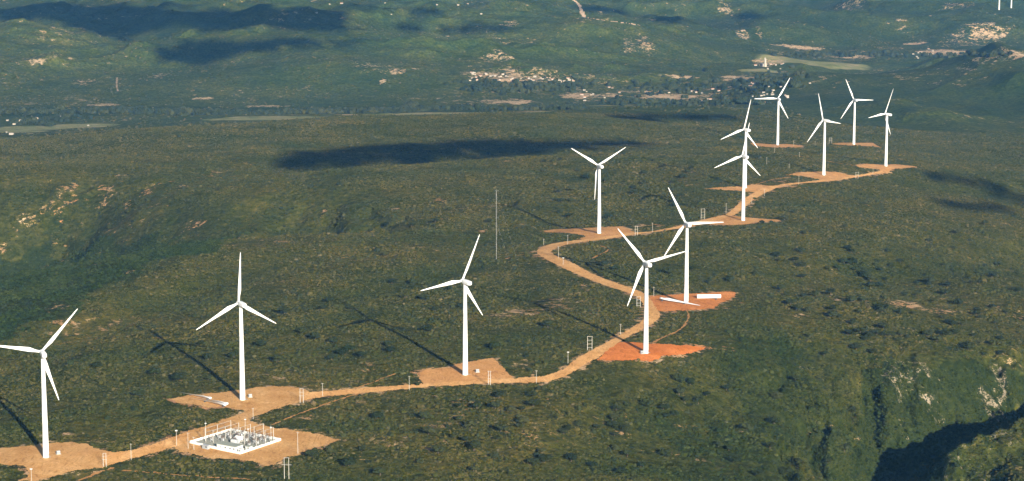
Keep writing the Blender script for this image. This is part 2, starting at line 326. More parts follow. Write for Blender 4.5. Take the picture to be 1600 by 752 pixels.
LUSH = [(1250, 660, 120, 90, .8), (1150, 720, 140, 60, .8), (980, 620, 120, 30, .5), (100, 430, 150, 42, 1), (250, 392, 110, 20, .9), (330, 374, 60, 8, .7), (640, 590, 60, 10, .5), (1000, 700, 100, 50, .5), (350, 700, 150, 40, .3), (60, 200, 60, 14, .3), (1400, 130, 200, 40, .4), (300, 170, 300, 5, 1), (600, 172, 300, 5, 1), (60, 178, 140, 5, .9)]
LUSH_SHADE_POLY = [([(-90, 408), (0, 402), (100, 387), (200, 377), (300, 371), (380, 366), (425, 361), (360, 381), (300, 399), (250, 414), (200, 434), (150, 457), (100, 484), (40, 512), (0, 532), (-90, 565)], 1.0, 30.),  # falling slope: dense green growth plus its shade put into the colour
             ([(1345, 578), (1400, 570), (1480, 571), (1600, 582), (1660, 600), (1600, 640), (1500, 680), (1440, 705), (1380, 752), (1330, 752)], .95, 8.),  # ravine face: shade painted as a darker ground and plant tone
             ([(-80, 300), (0, 295), (200, 304), (330, 310), (385, 340), (300, 369), (200, 375), (0, 400), (-80, 405)], .5, 20.)]  # sun-facing wall: colour darkened to hold down its brightness
SOLID = [(800, 160, 36, 4.5, 1), (905, 150, 28, 6, .95), (952, 149, 18, 5, .95), (1010, 143, 28, 2.2, 1), (1050, 152, 52, 5, 1), (1090, 157, 28, 3, .9), (1160, 123, 30, 5, .95), (1065, 120, 24, 2, 1), (1140, 136, 40, 2, .9), (790, 126, 22, 3, 1), (1480, 81, 42, 3, 1), (1590, 82, 18, 4, .9), (1430, 69, 18, 1.5, 1), (1245, 74, 46, 1.6, .9), (1540, 53, 32, 2, .8), (420, 166, 30, 2, .8), (160, 164, 24, 2.5, .9), (318, 154, 18, 1.5, .9), (1330, 89, 50, 1.6, .8), (1200, 96, 30, 1.5, .8)]
def ell(lst, x, y, wob=0.35):
    t = np.zeros_like(x)
    C = hit([e[0] for e in lst], [e[1] for e in lst])
    for (px, py, rx, ry, s), c in zip(lst, C):
        D = c[1]; a = max(rx * D / FPX, 3); slope = max(0.06, (CAMH - c[2]) / D)
        b = max(ry * D / FPX / slope, 6) * (0.6 if D > 5800 else 1.0)
        m = (np.abs(x - c[0]) < 2.2 * a) & (np.abs(y - c[1]) < 2.2 * b)
        if not m.any(): continue
        xs, ys = x[m], y[m]; q = np.hypot((xs - c[0]) / a, (ys - c[1]) / b) + wob * fbm(xs / (0.5 * a + 4), ys / (0.5 * b + 8), 3, int(px) % 97)
        t[m] = np.maximum(t[m], s * (1 - sst(0.55, 1.35, q)))
    return t

# ------------------------------------------------------------------ roads and pads, outlines as mapped
PADS = {
 'pad_a': ([(-90, 706), (0, 701), (21, 699), (58, 697), (82, 692), (117, 692), (137, 694), (151, 701), (172, 707), (172, 727), (158, 731), (144, 733), (124, 734), (96, 742), (69, 748), (55, 753), (26, 752), (45, 745), (45, 740), (36, 728), (8, 727), (0, 725), (-90, 722)], 0),
 'pad_b': ([(265, 624), (295, 618), (350, 613), (375, 611), (400, 605), (450, 604), (472, 608), (486, 613), (486, 622), (475, 627), (450, 634), (425, 641), (400, 650), (384, 658), (350, 656), (382, 645), (380, 641), (350, 636), (325, 637), (300, 633), (275, 629)], 0),
 'yard': ([(270, 697), (281, 706), (304, 710), (317, 715), (338, 717), (366, 718), (394, 721), (415, 728), (427, 728), (433, 722), (452, 714), (467, 711), (489, 701), (512, 694), (530, 688), (504, 680), (464, 673), (430, 669), (415, 667), (400, 662), (386, 656), (350, 656), (325, 664), (295, 674), (262, 687)], 0),
 'pad_c': ([(656, 583), (665, 578), (703, 574.6), (711, 569.6), (741, 564.5), (771, 560), (777, 566), (790, 579), (804, 594), (785, 599), (754, 600), (716, 601), (663, 602), (656, 592)], 0.18),
 'pad_d': ([(950, 543), (970, 535), (988, 535), (1007, 537), (1030, 538), (1060, 539.5), (1105, 543), (1090, 549), (1067, 554.5), (1037, 556), (1030, 561), (1015, 565), (1000, 563.5), (970, 563.5), (933, 563), (944, 552)], 1.0),
 'pad_e': ([(1015, 463), (1045, 461.5), (1069, 459.5), (1110, 458), (1140, 455.5), (1150, 457.5), (1148, 462), (1140, 468), (1127, 473), (1120, 478), (1113, 482.5), (1090, 484.5), (1055, 486), (1032, 487.5), (1022, 483)], 0.75),
 'pad_f': ([(849, 361), (871, 358.6), (902, 357.5), (932, 356), (965, 354.4), (972, 354), (985, 360), (992, 364), (975, 370), (940, 375.5), (915, 376), (905, 373), (915, 371), (912, 367.5), (884, 364), (852, 363)], 0.2),
 'pad_g': ([(1092, 346), (1110, 341), (1127, 337), (1146, 338), (1165, 340), (1190, 342), (1215, 344), (1221, 346), (1190, 347.5), (1165, 351), (1140, 352), (1110, 351)], 0.15),
 'pad_h': ([(1104, 295), (1127, 293), (1152, 292), (1177, 288.7), (1202, 290.6), (1215, 291), (1213, 294), (1200, 300), (1181, 301), (1152, 298), (1127, 297)], 0.12),
 'pad_i': ([(1172, 223.5), (1180, 224), (1205, 226), (1230, 225.3), (1255, 228), (1252, 231), (1215, 231), (1195, 230), (1178, 228)], 0.2),
 'pad_j': ([(1230, 273.4), (1253, 269.3), (1284, 268.5), (1307, 269.3), (1326, 274), (1342, 275), (1326, 279), (1310, 282), (1294, 284), (1271, 278.5), (1253, 275)], 0.12),
 'pad_k': ([(1300, 225), (1318, 223.3), (1336, 223.6), (1364, 223.6), (1368, 226.5), (1377, 231), (1365, 229), (1342, 228.2), (1310, 226.5)], 0.1),
 'pad_l': ([(1336, 259), (1350, 256.3), (1367, 257), (1384, 258.5), (1399, 257), (1415, 258.7), (1435, 261), (1415, 262.8), (1393, 265), (1388, 271), (1377, 272), (1373, 264.8), (1342, 261.5)], 0.12),
}
def band(U, L): return U + L[::-1]
ROADS = {
 'r1': band([(165, 704), (172, 707), (192, 707), (220, 701), (262, 686.5), (295, 674)], [(158, 732), (172, 727), (192, 721), (220, 714), (270, 700), (300, 690)]),
 'r2': band([(478, 613), (500, 613), (540, 609), (600, 605), (650, 601), (720, 596.5), (804, 591.5), (825, 590), (850, 589), (870, 581.5), (880, 578.5), (895, 565), (917, 551.5), (955, 532), (985, 514), (1006, 502), (1009, 490), (1005, 476), (995, 463.5), (975, 456), (930, 441), (900, 428.5), (857, 408.5), (837, 395), (840, 390), (847, 386), (865, 380.6), (890, 377), (915, 374), (945, 371), (984, 364), (1015, 363), (1040, 358), (1065, 352.5), (1092, 346), (1127, 337), (1137, 335), (1157, 316), (1170, 306), (1181, 300), (1196, 292), (1212, 290.5), (1225, 288), (1253, 285), (1277, 282.5), (1300, 280)],
            [(470, 628), (500, 620), (540, 617), (600, 611.5), (662, 605.5), (725, 602), (785, 598.6), (838, 599), (860, 596.5), (882, 588), (895, 583), (922, 565), (935, 560), (955, 543), (985, 525), (1006, 514), (1022, 505), (1034, 494), (1028, 486), (1019, 472), (1012, 461), (985, 450), (950, 438.5), (920, 426), (900, 413.5), (875, 403.5), (861, 396), (861, 393), (867, 389), (885, 382.5), (915, 378), (940, 375), (965, 371), (1002, 366), (1040, 361), (1077, 355), (1100, 350), (1130, 342), (1146, 337.5), (1155, 331), (1166, 322.5), (1177, 312.5), (1196, 301.5), (1212, 294), (1229, 289.8), (1253, 287), (1281, 285), (1310, 282)]),
 'r3': band([(1318, 278), (1342, 274), (1367, 269.3), (1379, 267)], [(1312, 281.5), (1342, 276.8), (1367, 272.5), (1379, 271)]),
}
TRACKS = [  # centre line, width px
 ([(425, 664), (462, 649), (500, 635), (535, 623), (562, 615)], 2.6), ([(556, 607), (580, 599), (600, 591), (617, 585)], 3),
 ([(1074, 486), (1076, 494), (1075, 501), (1062, 517), (1037, 527), (1020, 536)], 1.9), ([(937, 384), (949, 388), (951, 391), (947, 394), (925, 404)], 2.2),
 ([(790, 405), (800, 402), (822, 397), (840, 393)], 1.6), ([(1220, 240), (1248, 244), (1281, 250), (1315, 256.3), (1338, 259)], 2.0), ([(1180, 289), (1205, 281), (1235, 277)], 1.2),
 ([(180, 735), (230, 738), (290, 744), (400, 750)], 1.3), ([(120, 752), (150, 740), (175, 732)], 4), ([(1215, 294), (1235, 291.5), (1248, 290)], 1.4)]
FAR_TRACKS = [([(896, 1), (902, 4), (908, 15), (913, 27)], 3.2), ([(913, 27), (930, 30.5), (960, 34), (1000, 40)], 0.8), ([(183, 122), (182, 133), (184, 143)], 1.2)]
def densify(poly, step, closed=True):
    q = np.asarray(poly, float); out = []
    m = len(q) if closed else len(q) - 1
    for i in range(m):
        a = q[i]; b = q[(i + 1) % len(q)]; k = max(1, int(np.hypot(*(b - a)) / step))
        out += [a + (b - a) * j / k for j in range(k)]
    if not closed: out.append(q[-1])
    return np.array(out)
def smooth_line(q, it=2):
    q = np.asarray(q, float)
    for _ in range(it):
        a = q[:-1] * .75 + q[1:] * .25; b = q[:-1] * .25 + q[1:] * .75
        q = np.concatenate([q[:1], np.stack([a, b], 1).reshape(-1, 2), q[-1:]])
    return q
def inside(x, y, poly):
    c = np.zeros(x.shape, bool); q = poly; k = len(q)
    for i in range(k):
        a = q[i]; b = q[(i + 1) % k]
        if a[1] == b[1]: continue
        t = ((a[1] > y) != (b[1] > y)) & (x < (b[0] - a[0]) * (y - a[1]) / (b[1] - a[1]) + a[0]); c ^= t
    return c
def to_world(px_pts): return hit(px_pts[:, 0], px_pts[:, 1])[:, :2]
AREAS = []                                         # (kind, polygon or line, halfwidth) for keeping plants off
PAD_W = {k: to_world(densify(v[0], 6)) for k, v in PADS.items()}
def road_px(v):
    k = len(v) // 2
    return np.concatenate([smooth_line(v[:k]), smooth_line(v[k:])])
ROAD_W = {k: to_world(road_px(v)) for k, v in ROADS.items()}
def track_w(c, wpx):
    q = to_world(smooth_line(c)); D = q[:, 1].mean(); return q, max(1.3, 0.5 * wpx * D / FPX * 1.7)
TRACK_W = [track_w(*t) for t in TRACKS]; FAR_W = [track_w(*t) for t in FAR_TRACKS]
LUSH_SHADE_W = [(to_world(densify(q, 25)), v, wob) for q, v, wob in LUSH_SHADE_POLY]
def edge_bare(x, y):
    t = np.zeros_like(x)
    for q in list(PAD_W.values()) + list(ROAD_W.values()):
        L = np.concatenate([q, q[:1]]); lo = q.min(0) - 14; hi = q.max(0) + 14; m = (x > lo[0]) & (x < hi[0]) & (y > lo[1]) & (y < hi[1])
        if not m.any(): continue
        d = np.full(m.sum(), 1e9); xs, ys = x[m], y[m]
        for i in range(0, len(L) - 1, 12):
            c = L[i:i + 13]; l2 = c.min(0) - 14; h2 = c.max(0) + 14; mm = (xs > l2[0]) & (xs < h2[0]) & (ys > l2[1]) & (ys < h2[1])
            if mm.any(): d[mm] = np.minimum(d[mm], dist_line(xs[mm], ys[mm], c))
        t[m] = np.maximum(t[m], .82 * (1 - sst(0, 11, d + 5 * fbm(xs / 11, ys / 16, 3, 75))))
    return t
def rough_edge(x, y, a=1.0):
    return x + a * 1.1 * fbm(x / 7, y / 9, 3, 71), y + a * 2.3 * fbm(x / 7 + 31, y / 10, 3, 72)
def sheet(test, lo, hi, cell, lift, m, name):
    nx = int((hi[0] - lo[0]) / cell) + 2; ny = int((hi[1] - lo[1]) / (cell * 1.6)) + 2
    X, Y = np.meshgrid(lo[0] + np.arange(nx) * cell, lo[1] + np.arange(ny) * cell * 1.6)
    xc, yc = X[:-1, :-1] + cell / 2, Y[:-1, :-1] + cell * .8
    k = test(xc.ravel(), yc.ravel()).reshape(xc.shape); idx = np.argwhere(k)
    if len(idx) == 0: return None
    a = idx[:, 0] * nx + idx[:, 1]; Fq = np.stack([a, a + 1, a + nx + 1, a + nx], -1)
    u, inv = np.unique(Fq.ravel(), return_inverse=True); x = X.ravel()[u]; y = Y.ravel()[u]
    V = np.stack([x, y, height(x, y) + lift], -1)
    return np_mesh(name, V, inv.reshape(-1, 4), m)
LAID = to_world(np.array([[255., 615], [354., 637.5]]))
def clear_of(x, y, grow=0.0):                      # True where a plant may stand
    ok = dist_line(x, y, LAID) > 4.5
    xr, yr = rough_edge(x, y, 1.4)
    for q in list(PAD_W.values()) + list(ROAD_W.values()):
        lo = q.min(0) - 12; hi = q.max(0) + 12; m = (x > lo[0]) & (x < hi[0]) & (y > lo[1]) & (y < hi[1]) & ok
        if m.any(): ok[m] &= ~inside(xr[m], yr[m], q)
    for L, hw in TRACK_W:
        lo = L.min(0) - hw - 2; hi = L.max(0) + hw + 2; m = (x > lo[0]) & (x < hi[0]) & (y > lo[1]) & (y < hi[1]) & ok
        if m.any(): ok[m] &= dist_line(xr[m], yr[m], L) > hw + .6
    return ok

# ------------------------------------------------------------------ ground sheet
rat = np.concatenate([-np.geomspace(1.2, 0.236, 46), np.linspace(-0.232, 0.232, 760), np.geomspace(0.236, 1.2, 46)])
dist = np.concatenate([np.linspace(-5000, 1300, 24), np.arange(1360, 1600, 30), np.arange(1600, 2600, 3.0), np.arange(2600, 4700, 4.5), np.arange(4700, 9300, 6.5), np.geomspace(9320, 40000, 90)])
GX = rat[None, :] * np.maximum(dist, 1500)[:, None]; GY = np.broadcast_to(dist[:, None], GX.shape)
GZ = height(GX, GY); nR, nC = GX.shape
ii = np.arange((nR - 1) * (nC - 1)); rr = ii // (nC - 1); cc = ii % (nC - 1); a0 = rr * nC + cc
FQ = np.stack([a0, a0 + 1, a0 + nC + 1, a0 + nC], -1)
fx, fy = GX.ravel(), np.ascontiguousarray(GY).ravel()
cov = np.zeros((len(fx), 4), np.float32)
inn = (np.abs(fx) < 0.3 * np.maximum(fy, 1)) & (fy > 1400) & (fy < 13000)
def cover(x, y):
    bare = ell(BARE, x, y); rock = ell(ROCK, x, y); fld = ell(FIELD, x, y, .2); snd = ell(SAND, x, y, .2); lush_shade = ell(LUSH, x, y); bare = np.maximum(bare, 1.3 * ell(SOLID, x, y, .5)); bare = np.maximum(bare, edge_bare(x, y))
    for q, v, wob in LUSH_SHADE_W:
        lo = q.min(0) - 60; hi = q.max(0) + 60; m = (x > lo[0]) & (x < hi[0]) & (y > lo[1]) & (y < hi[1])
        if m.any(): lush_shade[m] = np.maximum(lush_shade[m], v * inside(x[m] + wob * fbm(x[m] / 60, y[m] / 60, 3, 73), y[m] + wob * 1.5 * fbm(x[m] / 60 + 9, y[m] / 60, 3, 74), q))  # polygons add painted slope shade to the plant map
    return bare, rock, fld, snd, lush_shade
b_, r_, f_, s_, l_ = cover(fx[inn], fy[inn])
cov[inn, 0] = np.maximum(b_ * .8, s_ * 1.7); cov[inn, 1] = f_; cov[inn, 2] = l_; cov[inn, 3] = r_ * .52
m, t, bsdf = mat('scrubland', 0.95, 0.05); N = NB(t)
geo = N.n('ShaderNodeNewGeometry'); pos = geo.outputs['Position']
att = N.n('ShaderNodeAttribute', attribute_name='cover'); sep = N.n('ShaderNodeSeparateColor'); N.lk(att.outputs['Color'], sep.inputs[0])
cB, cF, cL, cR = sep.outputs[0], sep.outputs[1], sep.outputs[2], att.outputs['Alpha']
nL = N.noise(pos, 0.0035, 5, 0.6); nM = N.noise(pos, 0.022, 5, 0.6, 0.4); nS = N.noise(pos, 0.13, 4, 0.65); nF = N.noise(pos, 0.55, 3, 0.6); nP = N.noise(pos, 0.04, 6, 0.7, 0.8)
veg = N.ramp(nS, [(0.28, (0.016, 0.020, 0.004)), (0.45, (0.042, 0.044, 0.010)), (0.58, (0.072, 0.066, 0.017)), (0.74, (0.125, 0.095, 0.034))])
veg2 = N.ramp(nM, [(0.3, (0.55, 0.72, 0.5)), (0.5, (0.95, 1.0, 0.85)), (0.7, (1.45, 1.25, 1.1))])
veg = N.mix(1.0, veg, veg2, 'MULTIPLY')
veg3 = N.ramp(nL, [(0.35, (0.75, 0.9, 0.75)), (0.65, (1.2, 1.12, 1.05))]); veg = N.mix(1.0, veg, veg3, 'MULTIPLY')
veg = N.mix(N.math('MULTIPLY', cL, 0.85), veg, N.ramp(nS, [(0.3, (0.010, 0.018, 0.004)), (0.7, (0.024, 0.036, 0.008))]))
fld = N.ramp(nM, [(0.32, (0.10, 0.125, 0.04)), (0.45, (0.17, 0.175, 0.06)), (0.55, (0.21, 0.195, 0.08)), (0.68, (0.30, 0.235, 0.13))])
sep0 = N.n('ShaderNodeSeparateXYZ'); N.lk(pos, sep0.inputs[0])
veg = N.mix(N.sstep(sep0.outputs[1], 2800, 5400), veg, N.mix(1.0, veg, (0.80, 1.02, 0.9), 'MULTIPLY'))  # far plants tinted by distance, part of the haze hue put into colour
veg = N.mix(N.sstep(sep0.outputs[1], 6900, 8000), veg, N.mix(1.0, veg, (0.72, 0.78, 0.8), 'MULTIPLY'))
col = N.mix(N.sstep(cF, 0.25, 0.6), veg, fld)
soil = N.ramp(nM, [(0.3, (0.40, 0.19, 0.085)), (0.5, (0.44, 0.27, 0.14)), (0.7, (0.50, 0.37, 0.23))])
sepP = N.n('ShaderNodeSeparateXYZ'); N.lk(pos, sepP.inputs[0])
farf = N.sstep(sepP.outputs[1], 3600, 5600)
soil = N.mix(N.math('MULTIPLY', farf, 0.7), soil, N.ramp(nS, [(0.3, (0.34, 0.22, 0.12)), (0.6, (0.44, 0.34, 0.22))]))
fb = N.math('ADD', cB, N.math('MULTIPLY', N.math('ADD', N.math('SUBTRACT', nS, 0.5), N.math('ADD', N.math('MULTIPLY', N.math('SUBTRACT', nF, 0.5), 0.6), N.math('MULTIPLY', N.math('SUBTRACT', nP, 0.5), 1.5))), 1.9))
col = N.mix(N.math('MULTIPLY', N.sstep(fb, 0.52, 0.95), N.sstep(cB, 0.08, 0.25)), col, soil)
# scattered bare spots without a map entry
sp = N.math('ADD', N.noise(pos, 0.045, 6, 0.72), N.math('MULTIPLY', N.math('SUBTRACT', nL, 0.5), 0.5))
col = N.mix(N.math('MULTIPLY', N.sstep(sp, 0.63, 0.72), 0.75), col, soil)
rk = N.ramp(nS, [(0.3, (0.12, 0.10, 0.06)), (0.5, (0.19, 0.155, 0.105)), (0.7, (0.30, 0.25, 0.18))])
rf = N.math('ADD', cR, N.math('MULTIPLY', N.math('ADD', N.math('SUBTRACT', nS, 0.5), N.math('ADD', N.math('SUBTRACT', nF, 0.5), N.math('MULTIPLY', N.math('SUBTRACT', nP, 0.5), 1.3))), 1.8))
col = N.mix(N.math('MULTIPLY', N.sstep(rf, 0.55, 0.95), N.sstep(cR, 0.08, 0.25)), col, rk)
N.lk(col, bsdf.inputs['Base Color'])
bmp = N.n('ShaderNodeBump'); bmp.inputs['Strength'].default_value = 0.9; bmp.inputs['Distance'].default_value = 2.0
hn = N.math('ADD', N.math('MULTIPLY', N.noise(pos, 0.06, 5, 0.65), 3.0), N.math('MULTIPLY', nS, 1.0))
N.lk(hn, bmp.inputs['Height']); N.lk(bmp.outputs[0], bsdf.inputs['Normal'])
gm = np_mesh('ground', np.stack([fx, fy, GZ.ravel()], -1), FQ, m)
ca = gm.color_attributes.new('cover', 'FLOAT_COLOR', 'POINT'); ca.data.foreach_set('color', cov.ravel())
ground = obj('ground', gm); ground['kind'] = 'structure'
ZMIN = float(GZ.min())

# ------------------------------------------------------------------ dirt roads and crane pads
def dirt(name, red, gain=1.0):
    m, t, b = mat(name, 0.95, 0.05); N = NB(t); pos = N.n('ShaderNodeNewGeometry').outputs['Position']
    n1 = N.noise(pos, 0.05, 5, 0.6, 0.5); n2 = N.noise(pos, 0.5, 4, 0.65)
    a = np.array([0.52, 0.285, 0.108]); r = np.array([0.56, 0.175, 0.042]); c = (a + (r - a) * red) * gain
    lo = tuple(c * np.array([.84, .78, .72])); hi = tuple(np.minimum(c * np.array([1.12, 1.2, 1.35]), .8))
    k = N.ramp(n1, [(0.3, lo), (0.5, tuple(c)), (0.72, hi)])
    mp = N.n('ShaderNodeMapping'); mp.inputs['Scale'].default_value = (1, .35, 1); mp.inputs['Rotation'].default_value = (0, 0, .9); N.lk(pos, mp.inputs['Vector'])
    st = N.noise(mp.outputs[0], 0.16, 5, 0.7, 2.2)
    k = N.mix(1.0, k, N.ramp(st, [(0.34, (0.66, 0.62, 0.58)), (0.46, (1, 1, 1)), (0.56, (1, 1, 1)), (0.68, (1.2, 1.28, 1.42))]), 'MULTIPLY')
    k = N.mix(1.0, k, N.ramp(n2, [(0.3, (0.82, 0.80, 0.78)), (0.65, (1.08, 1.08, 1.08))]), 'MULTIPLY')
    N.lk(k, b.inputs['Base Color'])
    bm = N.n('ShaderNodeBump'); bm.inputs['Strength'].default_value = 0.35; bm.inputs['Distance'].default_value = 0.3; N.lk(n2, bm.inputs['Height']); N.lk(bm.outputs[0], b.inputs['Normal'])
    return m
DM = {}
def dm(red):
    if red not in DM: DM[red] = dirt('packed_dirt', red)
    return DM[red]
for k, q in PAD_W.items():
    red = PADS[k][1]
    me = sheet(lambda x, y: inside(*rough_edge(x, y), q), q.min(0) - 8, q.max(0) + 8, 0.8 if q[:, 1].mean() < 2300 else 1.3, 0.24, dm(red), 'pad')
    o = obj('substation_yard_ground' if k == 'yard' else 'turbine_pad', me); o['kind'] = 'structure'
road_m = dirt('road_dirt', 0.04, 1.2); M_DUST = simple('pale_dust', (0.33, 0.24, 0.17), .95, .05, .15, .05)
def on_road(x, y):
    xr, yr = rough_edge(x, y, .8); c = np.zeros(x.shape, bool)
    for q in ROAD_W.values():
        lo = q.min(0) - 8; hi = q.max(0) + 8; mm = (x > lo[0]) & (x < hi[0]) & (y > lo[1]) & (y < hi[1])
        if mm.any(): c[mm] |= inside(xr[mm], yr[mm], q)
    return c
rv = np.concatenate(list(ROAD_W.values()))
o = obj('dirt_road', sheet(on_road, rv.min(0) - 8, rv.max(0) + 8, 1.0, 0.34, road_m, 'dirt_road')); o['kind'] = 'structure'
M_TRACK = dirt('track_dirt', 0.1, .8)
for L, hw in TRACK_W:
    o = obj('dirt_track', sheet(lambda x, y: dist_line(*rough_edge(x, y, .5), L) < hw * (0.62 + .8 * fbm(x / 8, y / 12, 2, 8)), L.min(0) - 6, L.max(0) + 6, 0.8, 0.28, M_TRACK, 'dirt_track')); o['kind'] = 'structure'
for L, hw in FAR_W:
    o = obj('dirt_track', sheet(lambda x, y: dist_line(x, y, L) < hw * (1 + .5 * noise(x / 40, y / 40, 8)), L.min(0) - 15, L.max(0) + 15, 3.0, 0.8, M_DUST, 'far_track')); o['kind'] = 'structure'

# ------------------------------------------------------------------ wind turbines
HUB, RAD = 80.0, 41.0
def tower_mesh():
    bm = bmesh.new(); prof = [(0.0, 2.35), (0.4, 2.35), (0.41, 2.3), (26, 2.05), (26.1, 2.08), (26.3, 2.08), (26.4, 2.04), (53, 1.72), (53.1, 1.75), (53.3, 1.75), (53.4, 1.71), (77.6, 1.35), (78.0, 1.35)]
    S = 28; rings = [[bm.verts.new((r * math.cos(2 * math.pi * i / S), r * math.sin(2 * math.pi * i / S), z - 0.6 * (z == 0))) for i in range(S)] for z, r in prof]
    for a, b in zip(rings, rings[1:]):
        for i in range(S): bm.faces.new((a[i], a[(i + 1) % S], b[(i + 1) % S], b[i]))
    bm.faces.new(rings[-1]); return bm_mesh('tower', bm, M_WHITE, True)
def loft(bm, rings, cap=True):
    vs = [[bm.verts.new(p) for p in r] for r in rings]; k = len(vs[0])
    for a, b in zip(vs, vs[1:]):
        for i in range(k): bm.faces.new((a[i], a[(i + 1) % k], b[(i + 1) % k], b[i]))
    if cap: bm.faces.new(vs[0][::-1]); bm.faces.new(vs[-1])
    bmesh.ops.recalc_face_normals(bm, faces=bm.faces)
def nacelle_mesh():                                # rotor side is +Y, tail is -Y
    bm = bmesh.new(); rings = []
    for y, wd, h, zc in ((2.6, 1.35, 1.35, 0.1), (2.3, 1.62, 1.62, 0.1), (0.5, 1.85, 1.9, 0.1), (-4.5, 1.85, 1.95, 0.15), (-7.2, 1.7, 1.75, 0.25), (-7.9, 1.4, 1.4, 0.3)):
        rings.append([(wd * math.copysign(abs(math.cos(a)) ** 0.45, math.cos(a)), y, zc + h * math.copysign(abs(math.sin(a)) ** 0.45, math.sin(a))) for a in [2 * math.pi * i / 28 for i in range(28)]])
    loft(bm, rings); return bm_mesh('nacelle', bm, M_WHITE, True)
def hub_mesh():
    bm = bmesh.new(); rings = []
    for y, r in ((-0.9, 1.45), (-0.7, 1.75), (0.6, 1.8), (1.4, 1.5), (2.0, 0.95), (2.3, 0.35)):
        rings.append([(r * math.cos(2 * math.pi * i / 24), y, r * math.sin(2 * math.pi * i / 24)) for i in range(24)])
    loft(bm, rings); return bm_mesh('hub', bm, M_GREYWHITE, True)
def blade_mesh(length=RAD):                        # root at origin, tip along +Z, chord mostly along X
    bm = bmesh.new(); rings = []
    for t, ch, th, tw, off in ((0.0, 1.9, 1.9, 0, 0), (0.05, 1.9, 1.9, 0, 0), (0.10, 2.2, 1.6, 14, 0.1), (0.16, 3.0, 1.0, 14, 0.35), (0.22, 3.45, 0.72, 12, 0.5), (0.32, 3.05, 0.55, 9, 0.42), (0.48, 2.3, 0.4, 5, 0.3), (0.66, 1.65, 0.28, 3, 0.18), (0.84, 1.1, 0.18, 1, 0.08), (0.95, 0.75, 0.12, 0, 0.02), (0.99, 0.42, 0.08, 0, 0), (1.0, 0.12, 0.05, 0, 0)):
        c, s = math.cos(R(tw + 4)), math.sin(R(tw + 4)); ring = []
        for i in range(16):
            a = 2 * math.pi * i / 16; x = math.cos(a) * ch / 2 + off; sh = 1.0 if t < .08 else (1 - 0.45 * math.cos(a))
            y = math.sin(a) * th / 2 * min(sh, 1.25); ring.append((x * c - y * s, x * s + y * c - 0.9 * t * t * 0, t * length))
        rings.append(ring)
    loft(bm, rings); return bm_mesh('blade', bm, M_WHITE, True)
def foundation_mesh():
    bm = bmesh.new(); tube(bm, (0, 0, -1.2), (0, 0, 0.35), 2.9, 2.6, 28); return bm_mesh('foundation', bm, M_CONC)
def door_mesh():
    bm = bmesh.new(); box(bm, (0, -2.36, 2.0), (0.95, 0.14, 2.1), 0, 0.03); box(bm, (0, -3.0, 0.65), (1.4, 1.3, 0.12)); box(bm, (0, -3.9, 0.35), (1.2, 0.7, 0.1)); return bm_mesh('door', bm, M_GREY)
T_TOWER, T_NAC, T_HUB, T_BLADE, T_FND, T_DOOR = tower_mesh(), nacelle_mesh(), hub_mesh(), blade_mesh(), foundation_mesh(), door_mesh()
GRP_T = 'white three-bladed wind turbines along the ridge road'
def turbine(p, yaw, phase, label, group=GRP_T):
    t = thing('wind_turbine', p, R(yaw), label, 'wind turbine', group)
    tw = obj('tower', T_TOWER, None, t); tw.location.z = 0.3
    d = obj('door', T_DOOR, None, tw); d.rotation_euler.z = R(40)
    obj('foundation', T_FND, None, t)
    tilt = Matrix.Rotation(R(5), 4, 'X'); top = Matrix.Translation((0, 0, HUB + 0.1))
    nc = obj('nacelle', T_NAC, None, t); nc.matrix_local = top @ tilt
    hb = obj('hub', T_HUB, None, t); hb.matrix_local = top @ tilt @ Matrix.Translation((0, 3.6, 0.1))
    for k in range(3):
        b = obj('blade', T_BLADE, None, t)
        # phase clockwise seen from behind (tail side)
        b.matrix_local = top @ tilt @ Matrix.Translation((0, 3.9, 0.1)) @ Matrix.Rotation(R(phase + 120 * k), 4, 'Y') @ Matrix.Rotation(R(-2), 4, 'X') @ Matrix.Translation((0, 0, 0.9))
    return t
TB = hit([t[0] for t in TURB], [t[1] for t in TURB])
for t_, p in zip(TURB, TB): turbine(Vector(p), t_[3], t_[4], t_[5])
for px, py, lb in ((1561, 15.5, 'tiny hazy wind turbine at the top right corner, left one of the far pair'), (1580, 12.5, 'tiny hazy wind turbine at the top right corner, right one of the far pair')):
    turbine(at(px, py), 25, 50, lb, 'far wind turbines on the horizon hills')

# ------------------------------------------------------------------ pad transformers, spare blades, spare tower section
def kiosk(px, py, rz, label):
    p = at(px, py); t = thing('transformer_kiosk', p, rz, label, 'transformer', 'transformer kiosks beside the turbine bases')
    bm = bmesh.new(); box(bm, (0, 0, 0.1), (3.6, 3.0, 0.9)); obj('plinth', bm_mesh('plinth', bm, M_CONC), None, t)
    bm = bmesh.new(); box(bm, (0, 0, 1.5), (2.6, 1.9, 1.9), 0, 0.05); obj('cabinet', bm_mesh('cabinet', bm, M_GREY), None, t)
    bm = bmesh.new(); box(bm, (0, 0, 2.55), (2.9, 2.2, 0.18), 0, 0.04); obj('roof', bm_mesh('roof', bm, M_GREYWHITE), None, t)
    bm = bmesh.new()
    for i in range(5): box(bm, (-0.8 + 0.4 * i, -1.12, 1.45), (0.1, 0.3, 1.4))
    obj('cooling_fins', bm_mesh('cooling_fins', bm, M_GREY), None, t)
    return t
kiosk(91, 710, .5, 'small pale transformer kiosk right of the tower foot at far left')
kiosk(391, 621, .3, 'small pale transformer kiosk beside the tower foot above the substation')
kiosk(746, 582, .2, 'small pale transformer kiosk on the orange pad in the middle of the photo')
kiosk(1003, 553, .6, 'small pale transformer kiosk left of the tower foot on the deep orange wedge pad')
